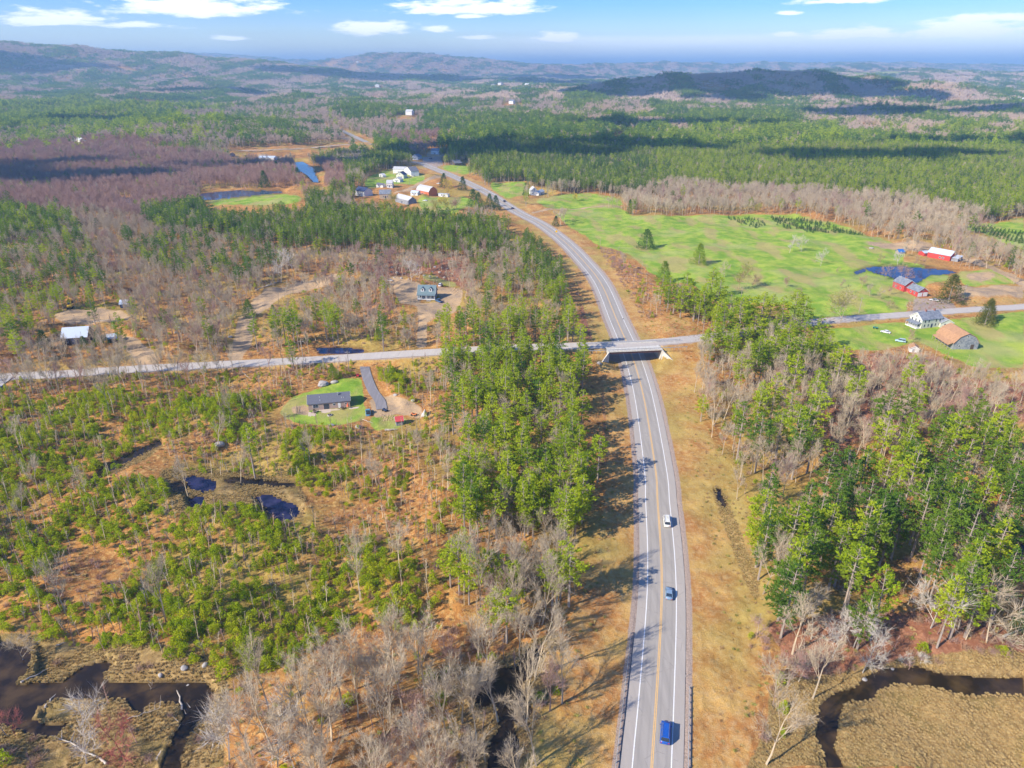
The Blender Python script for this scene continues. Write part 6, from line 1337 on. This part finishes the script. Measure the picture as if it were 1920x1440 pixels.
def log(a, b, r, lb, z0=.35, z1=.35, br=0, m=None):
    A, B = P(*a), P(*b); A = A + Vector((0, 0, z0)); B = B + Vector((0, 0, z1)); o = MB(); q = A; rr = random.Random(int(a[0]))
    d = (B - A) / 6; s = Vector((-d.y, d.x, 0)).normalized()
    for i in range(6):
        nx = A + d * (i + 1) + s * rr.uniform(-.25, .25); o.tube(q, nx, r * (1 - i * .12), r * (1 - (i + 1) * .12), 7)
        if br and i > 1:
            for k in range(br): o.tube(nx, nx + s * rr.uniform(-2.2, 2.2) + d * rr.uniform(.2, .7) + Vector((0, 0, rr.uniform(.2, 1.6))), r * .35, .02, 4)
        q = nx
    tag(o.build('fallen_log', m or M_LOG), lb, 'log')
for a, b, r, lb, br in (((-5, 1280), (36, 1264), .3, 'pale log reaching over the stream at the left edge', 0), ((40, 1281), (92, 1256), .22, 'reddish log slanting over the stream at left', 0), ((295, 1426), (360, 1331), .3, 'long pale trunk fallen over the stream mouth', 1), ((342, 1334), (331, 1288), .22, 'short broken log standing in the stream', 0), ((86, 1330), (108, 1298), .22, 'broken log on the marsh island', 0), ((200, 1434), (118, 1388), .25, 'curved white fallen tree at bottom left', 3), ((275, 1308), (287, 1284), .14, 'thin pale stick in the stream', 1), ((1880, 1196), (1920, 1180), .3, 'pale fallen log at the right edge', 0), ((105, 1213), (125, 1206), .15, 'small stick on the marsh', 0),
      ((480, 545), (520, 530), .5, 'grey brush pile log at the clearing edge', 4), ((1690, 540), (1702, 549), .4, 'weathered beam left of the red garage', 0), ((680, 788), (700, 795), .15, 'short board below the blue pickup', 0), ((722, 808), (745, 806), .5, 'white tank lying below the red roofed shed', 0), ((240, 1350), (300, 1330), .1, 'thin dead stem on the marsh', 2), ((70, 1075), (148, 1080), .18, 'fallen stem in the lower left clearing', 1), ((175, 605), (210, 600), .4, 'pale timber behind the metal roofed building', 0), ((455, 700), (470, 712), .15, 'stick by the road', 0)):
    log(a, b, r, lb, br=br)
t = thing('tarp_tent', 'white tarpaulin tent among junk right of the red roofed shed', 'tent', P(796, 779)); o = MB(); o.prism([(-1.2, 0), (1.2, 0), (.2, 2.4)], -1, 1, 'y'); o.build('canvas', M_TRIM, t); o = MB(); o.tube((.2, -1.05, 0), (.2, -1.05, 2.5), .04); o.build('pole', M_WOODP, t)
t = thing('excavator', 'yellow excavator on the sand heap behind the metal roofed building', 'excavator', P(132, 578), .4); M_YM = M('machine_yellow', (.75, .48, .05), rough=.5)
o = MB(); o.box(-1.2, 1.2, -1.6, 1.6, 1.0, 2.0, bev=.2); o.build('body', M_YM, t); o = MB(); o.box(-.9, .1, 0, 1.5, 2.0, 3.0, bev=.1); o.build('cab', M_GLASS, t); o = MB(); [o.box(s * 1.1 - .3, s * 1.1 + .3, -2, 2, 0, .95, bev=.2) for s in (-1, 1)]; o.build('track', M_RUB, t)
o = MB(); o.tube((.5, 1.5, 1.8), (.5, 4.0, 4.2), .22); o.tube((.5, 4.0, 4.2), (.5, 6.2, 2.0), .18); o.build('arm', M_YM, t); o = MB(); o.box(.1, .9, 5.9, 6.6, 1.3, 2.1, bev=.1); o.build('bucket', M_DKW, t)

# ------------------------------------------------------------------ single trees that stand out
for k, i in (('open', 0), ('open', 1)):
    pass
BUDC = [tris_from(*(lambda g: (g[0], g[1], g[2]))((lambda v: (v.reshape(-1, 3, 3)[:, 2], (v.reshape(-1, 3, 3)[:, 1] - v.reshape(-1, 3, 3)[:, 0]) * 3.2, (v.reshape(-1, 3, 3)[:, 2] - v.reshape(-1, 3, 3)[:, 0]) * .3))(g[1]))) for g in OPENB]
def open_tree(X, Y, h, m, lb, i=0, bud=None, w=1.0, nm='bare_tree', cat='bare tree', keep=None):
    p = P(X, Y); t = thing(nm, lb, cat, p - Vector((0, 0, .1)), (X * 1.7) % 6.28); t.scale = (h / 10 * w, h / 10 * w, h / 10); g = OPENB[i]
    key = (i, m.name); 
    if key not in CROWN: CROWN[key] = proto([('t', g[1], m)], 'twigs'); STEM[key] = proto([('q', g[0], m)], 'limbs')
    link(bpy.data.objects.new('trunk', STEM[key]), t); link(bpy.data.objects.new('crown', CROWN[key]), t)
    if bud is not None:
        kb = ('b', i, bud.name)
        if kb not in CROWN: CROWN[kb] = proto([('t', BUDC[i], bud)], 'buds')
        link(bpy.data.objects.new('buds' if bud is not M_YEL_L else 'blossom', CROWN[kb]), t)
for a in ((1384, 542, 15, M_SHRUB, 'tan budding broad tree in the green field', 0, M_BUD), (1575, 604, 17, M_BARE, 'large olive budding tree between field and side road', 1, M_BUD), (1480, 474, 13, M_BIRCH, 'white birch on the field ridge, left of the pair', 0), (1502, 472, 12, M_BIRCH, 'white birch on the field ridge, right of the pair', 1), (1538, 499, 12, M_BIRCH, 'lone white bare tree in the green field', 1),
          (1475, 538, 6, M_PURP, 'low rusty round tree in the lower field, left', 0, M_SHRUB), (1420, 538, 7, M_SHRUB, 'low pinkish bush tree in the mid field', 1), (1500, 556, 5.5, M_SHRUB, 'small dark round bush low in the field', 0), (1572, 513, 5, M_SHRUB, 'low round brown bush by the pond corner', 1), (1576, 540, 6, M_PURP, 'small grey tree left of the farm orchard', 0),
          (1615, 540, 9, M_SHRUB, 'orchard tree with reddish crown, leftmost', 1), (1630, 556, 8, M_BARE, 'pale orchard tree left of the red garage', 0), (1650, 560, 7, M_BARE, 'orchard tree second from the red garage', 1), (1668, 553, 8, M_PURP, 'orchard tree nearest the red garage', 0), (1668, 580, 6, M_SHRUB, 'low spreading orchard bush above the side road', 1), (1688, 533, 14, M_PURP, 'big purple grey tree overhanging the farm pond', 1), (1660, 525, 11, M_PURP, 'purple grey tree left of the farm pond', 0), (1708, 590, 10, M_BARE, 'bare tree on the road edge above the farmhouse', 1), (1682, 498, 10, M_BIRCH, 'white stemmed tree on the pond upper bank', 0), (1650, 496, 8, M_SHRUB, 'bare tree at the pond upper left corner', 1), (1713, 500, 8, M_SHRUB, 'bare bush tree before the red barn, left', 0), (1730, 502, 8, M_SHRUB, 'bare bush tree before the red barn, right', 1), (1742, 585, 7, M_PURP, 'bare tree behind the farmhouse roof', 0), (1788, 572, 9, M_SHRUB, 'reddish tree at the parking area', 1), (1702, 643, 7, M_PURP, 'round bare bush tree below the farmhouse', 0), (1856, 606, 7, M_BARE, 'pale bush right of the dark farm conifer', 1),
          (1453, 1298, 12, M_BARE, 'round leafless tree right of the highway verge', 0), (1478, 1285, 11, M_PURP, 'reddish leafless tree behind the round one', 1), (1497, 1278, 11, M_BARE, 'leafless tree right of the round one', 1), (1617, 1262, 12, M_BIRCH, 'white leafless tree on the creek bank', 0), (1560, 1232, 12, M_BIRCH, 'slim white tree below the pine wood', 1), (1600, 1215, 14, M_BIRCH, 'white tree leaning out of the pine wood', 1), (1690, 1245, 4, M_BIRCH, 'tiny pale dead tree on the marsh edge', 0), (1725, 1246, 4, M_BIRCH, 'second tiny pale dead tree on the marsh edge', 1), (1745, 1178, 17, M_BIRCH, 'pale leafless tree at the pine wood gap', 0), (1850, 1205, 19, M_BARE, 'grey leafless tree at right below the pines', 1), (1418, 1198, 7, M_PURP, 'slim grey sapling tree at the verge', 1),
          (236, 1428, 13, M_RED, 'red budded young maple on the marsh island', 1), (162, 1432, 15, M_BIRCH, 'pale dead tree on the marsh island', 0), (30, 1380, 7, M_RED, 'pink budded bush at the left edge', 0), (45, 1240, 9, M_BARE, 'grey dead tree at the left stream bay', 1), (430, 1425, 16, M_BIRCH, 'arched pale dead tree at the stream mouth', 1), (520, 1438, 17, M_BIRCH, 'pale bare tree right of the stream mouth', 0),
          (1358, 520, 11, M_BARE, 'bare trees left of the tan budding tree', 1), (1410, 542, 9, M_SHRUB, 'bare tree right of the tan budding tree', 0), (527, 530, 21, M_BIRCH, 'tall pale tree at the clearing edge behind the track', 0), (772, 527, 16, M_BIRCH, 'single pale tree on the slope left of the dormer house', 1)):
    open_tree(*a)
for a in ((838, 372, 17, M_SHRUB, 'golden yellow blossoming tree beside the white trailer', 0, M_YEL_L), (832, 398, 15, M_BUD, 'yellow green budding tree on the village meadow', 1, M_YEL_L), (812, 402, 12, M_BUD, 'yellow green budding tree left on the village meadow', 0, M_BUD), (738, 388, 13, M_BUD, 'yellow green tree below the long grey barn', 1, M_BUD), (1420, 400, 9, M_BUD, 'yellowish bush at the forest edge', 0, M_BUD), (1078, 376, 8, M_BUD, 'little yellow tree by the green strip', 1, M_YEL_L), (855, 398, 13, M_PURP, 'pinkish budding tree near the highway', 1, M_SHRUB), (72, 445, 13, M_BUD, 'pale yellow budding tree at left', 0, M_BUD)):
    open_tree(*a)
def conifer(X, Y, h, lb, i=0, m='young', w=1.0, nm='conifer'):
    p = P(X, Y); o = link(bpy.data.objects.new(nm, CONM[m][i])); o.location = p - Vector((0, 0, .2)); o.scale = (h / 12 * w, h / 12 * w, h / 12); o.rotation_euler = (0, 0, X % 6); tag(o, lb, 'conifer')
_cf = [g_fir(300 + i, 12, 4.3, 900, .75) for i in range(2)]
def _tip(f_): v = f_.reshape(-1, 3, 3); c = v.mean(1, keepdims=True); return ((v - c) * .62 + c).reshape(-1, 3)
_cf = [_tip(f_) for f_ in _cf]; _ct = tubes([[0, 0, -.3, 0, 0, 7, .28, .12]], 6)
CONM = {'young': [proto([('t', f_, M_PINE), ('q', _ct, M_BARK)], 'conifer') for f_ in _cf], 'olive': [proto([('t', f_, leafmat('olive_needles%d' % k, (.13, .15, .03), (.22, .21, .04), (.10, .13, .03))), ('q', _ct, M_BARK)], 'conifer') for k, f_ in enumerate(_cf)], 'dark': [proto([('t', f_, M_FIR), ('q', _ct, M_BARK)], 'conifer') for f_ in _cf]}
for a in ((1212, 466, 15, 'round dark pine alone in the left green field', 0, 'dark', 1.25), (1310, 496, 15, 'cone shaped conifer alone in the mid green field', 1, 'young'), (1244, 529, 14, 'light green conifer left of the field pine group', 0, 'young'), (1778, 567, 17, 'broad olive conifer right of the red garage', 1, 'olive', 1.2), (1846, 610, 15, 'dark olive conifer right of the farmhouse', 0, 'olive', .9), (1852, 600, 11, 'second olive conifer behind the dark one', 1, 'olive'), (625, 712, 8, 'dense yellow green conifer at the top of the lawn', 0, 'young', .85),
          (888, 388, 17, 'dark conifer between village meadow and highway, left', 0, 'dark'), (897, 390, 15, 'dark conifer between village meadow and highway, middle', 1, 'dark'), (930, 394, 14, 'dark conifer at the highway edge, right', 0, 'dark'), (918, 388, 13, 'dark conifer at the highway edge, second from right', 1, 'dark'), (833, 352, 16, 'green conifer above the golden yellow tree', 0, 'dark'), (868, 357, 15, 'grey green conifer right of the golden yellow tree', 1, 'dark'), (1042, 424, 9, 'small dark conifer right of the highway', 0, 'dark'), (1180, 402, 14, 'dark slim conifer at the forest corner', 1, 'dark', .6), (985, 366, 10, 'dark conifer left of the clearing house', 0, 'dark'), (560, 345, 19, 'dark tall conifer by the river bend', 0, 'dark', .9), (497, 352, 19, 'dark tall conifer left of the river bend', 1, 'dark', .9), (520, 326, 16, 'dark conifer above the green meadow', 0, 'dark', .9), (485, 326, 16, 'dark conifer left above the green meadow', 1, 'dark', .9),
          (403, 643, 9, 'yellow green conifer beside the dirt track foot', 0, 'young', .8), (468, 594, 10, 'lone light green pine on the dirt track', 1, 'young'), (513, 590, 6, 'small green pine on the sandy clearing', 0, 'young'), (160, 655, 7, 'dark green conifer right of the metal roofed building', 1, 'dark'), (190, 648, 9, 'round dark conifer between building and shed', 0, 'dark', 1.2), (85, 655, 10, 'dark conifer left of the metal roofed building', 1, 'dark'), (1905, 1190, 8, 'dark small conifer at the right edge', 0, 'dark', .8)):
    conifer(*a)
# plantation of little firs in the field
PLANT = [[(1352, 404), (1405, 410), (1440, 425), (1420, 430), (1385, 420)], [(1440, 408), (1500, 409), (1600, 436), (1625, 442), (1520, 441), (1460, 428)], [(1795, 428), (1850, 440), (1920, 462), (1920, 440), (1850, 424)]]
PL = {}
rp = raster(PLANT); ysP = np.arange(450, 760, 4.2); cnt = 0
for y in ysP:
    for x in np.arange(90, 520, 3.4):
        X, Y, t = project(np.array([x]), np.array([y]), low(np.array([x]), np.array([y])))
        if look(rp, X, Y)[0] and cnt < 290 and rng.random() < .8:
            xx, yy = x + rng.normal() * .25, y + rng.normal() * .25; o = link(bpy.data.objects.new('plantation_fir', ME['fir'][cnt % 2])); s = rng.uniform(.45, .8); o.location = (xx, yy, gz(xx, yy) - .05); o.scale = (s * 1.1, s * 1.1, s); cnt += 1
            w = 'on the knoll of the green field' if X[0] < 1430 else ('along the back of the green field' if X[0] < 1700 else 'in the strip field at far right'); tag(o, None, 'young fir', 'plantation firs ' + w); PL.setdefault(w, []).append((y, x, o))
for w, lst in PL.items():
    rows = sorted({q[0] for q in lst})
    for ri, yy in enumerate(rows):
        rw_ = sorted([q for q in lst if q[0] == yy], key=lambda q: q[1])
        for ci, q in enumerate(rw_): q[2]['label'] = 'little fir, row %s, number %s from left, %s' % (NUM[ri], NUM[ci], w)
print('plantation', cnt)
# ------------------------------------------------------------------ clouds overhead: their shade falls on the far land
M_CLOUD = mat('cloud_white', (.9, .9, .9), 1.0, (.002, (.8, .82, .85), .4, .7))
def cloud(sx, sy, rx, ry, seed, alt=1300):
    """a cloud whose shadow falls round ground point sx, sy"""
    import bmesh
    k = alt / math.tan(SUN_EL); cx, cy = sx - SH_DIR[0] * k, sy - SH_DIR[1] * k; r_ = random.Random(seed); bm = bmesh.new()
    for i in range(16):
        a, q = r_.uniform(0, 6.28), r_.random() ** .5; px, py = math.cos(a) * q * .8, math.sin(a) * q * .8; s = (1.15 - q * .6) * r_.uniform(.28, .46)
        g = bmesh.ops.create_icosphere(bm, subdivisions=3, radius=1.0)
        ph = [r_.uniform(0, 6) for _ in range(3)]
        for v in g['verts']:
            c = v.co; w = 1 + .10 * math.sin(c.x * 5 + ph[0]) * math.sin(c.y * 5 + ph[1]) + .06 * math.sin(c.z * 9 + c.x * 7 + ph[2])
            z = c.z * min(rx, ry) * s * .7; z = z if z > 0 else z * .25
            v.co = Vector((px * rx + c.x * w * s * rx, py * ry + c.y * w * s * ry, z * w))
    me = bpy.data.meshes.new('cloud'); bm.to_mesh(me); bm.free(); me.materials.append(M_CLOUD); me.polygons.foreach_set('use_smooth', [True] * len(me.polygons)); o = link(bpy.data.objects.new('cloud', me)); o.location = (cx, cy, alt); tag(o, kind='structure')
for i, a in enumerate(((-600, 900, 230, 110), (-300, 960, 180, 60), (-20, 1090, 230, 130), (230, 1180, 200, 100), (900, 3150, 1000, 420), (1500, 2150, 900, 260), (520, 1020, 200, 80), (420, 1650, 300, 90), (-1700, 3600, 700, 300), (-3600, 5200, 1500, 500), (-700, 5800, 1400, 600), (1000, 5600, 1400, 420), (-1100, 1750, 320, 110), (820, 1250, 260, 90), (-500, 8200, 2500, 900))):
    cloud(*a, seed=i)

# ------------------------------------------------------------------ haze over the whole scene
hz = MB(); hz.box(-60000, 60000, -1500, 60000, -80, 460)
M_HZ = bpy.data.materials.new('haze'); M_HZ.use_nodes = True; t = M_HZ.node_tree; t.nodes.clear()
pv = nd(t, 'ShaderNodeVolumePrincipled'); pv.inputs['Density'].default_value = 1.15e-4; pv.inputs['Color'].default_value = (0.40, 0.67, 1.0, 1); pv.inputs['Anisotropy'].default_value = 0.0
mo = nd(t, 'ShaderNodeOutputMaterial'); t.links.new(pv.outputs[0], mo.inputs['Volume'])
M_HZ.cycles.homogeneous_volume = True
tag(hz.build('haze', M_HZ), kind='stuff')
print('objects', len(bpy.data.objects))
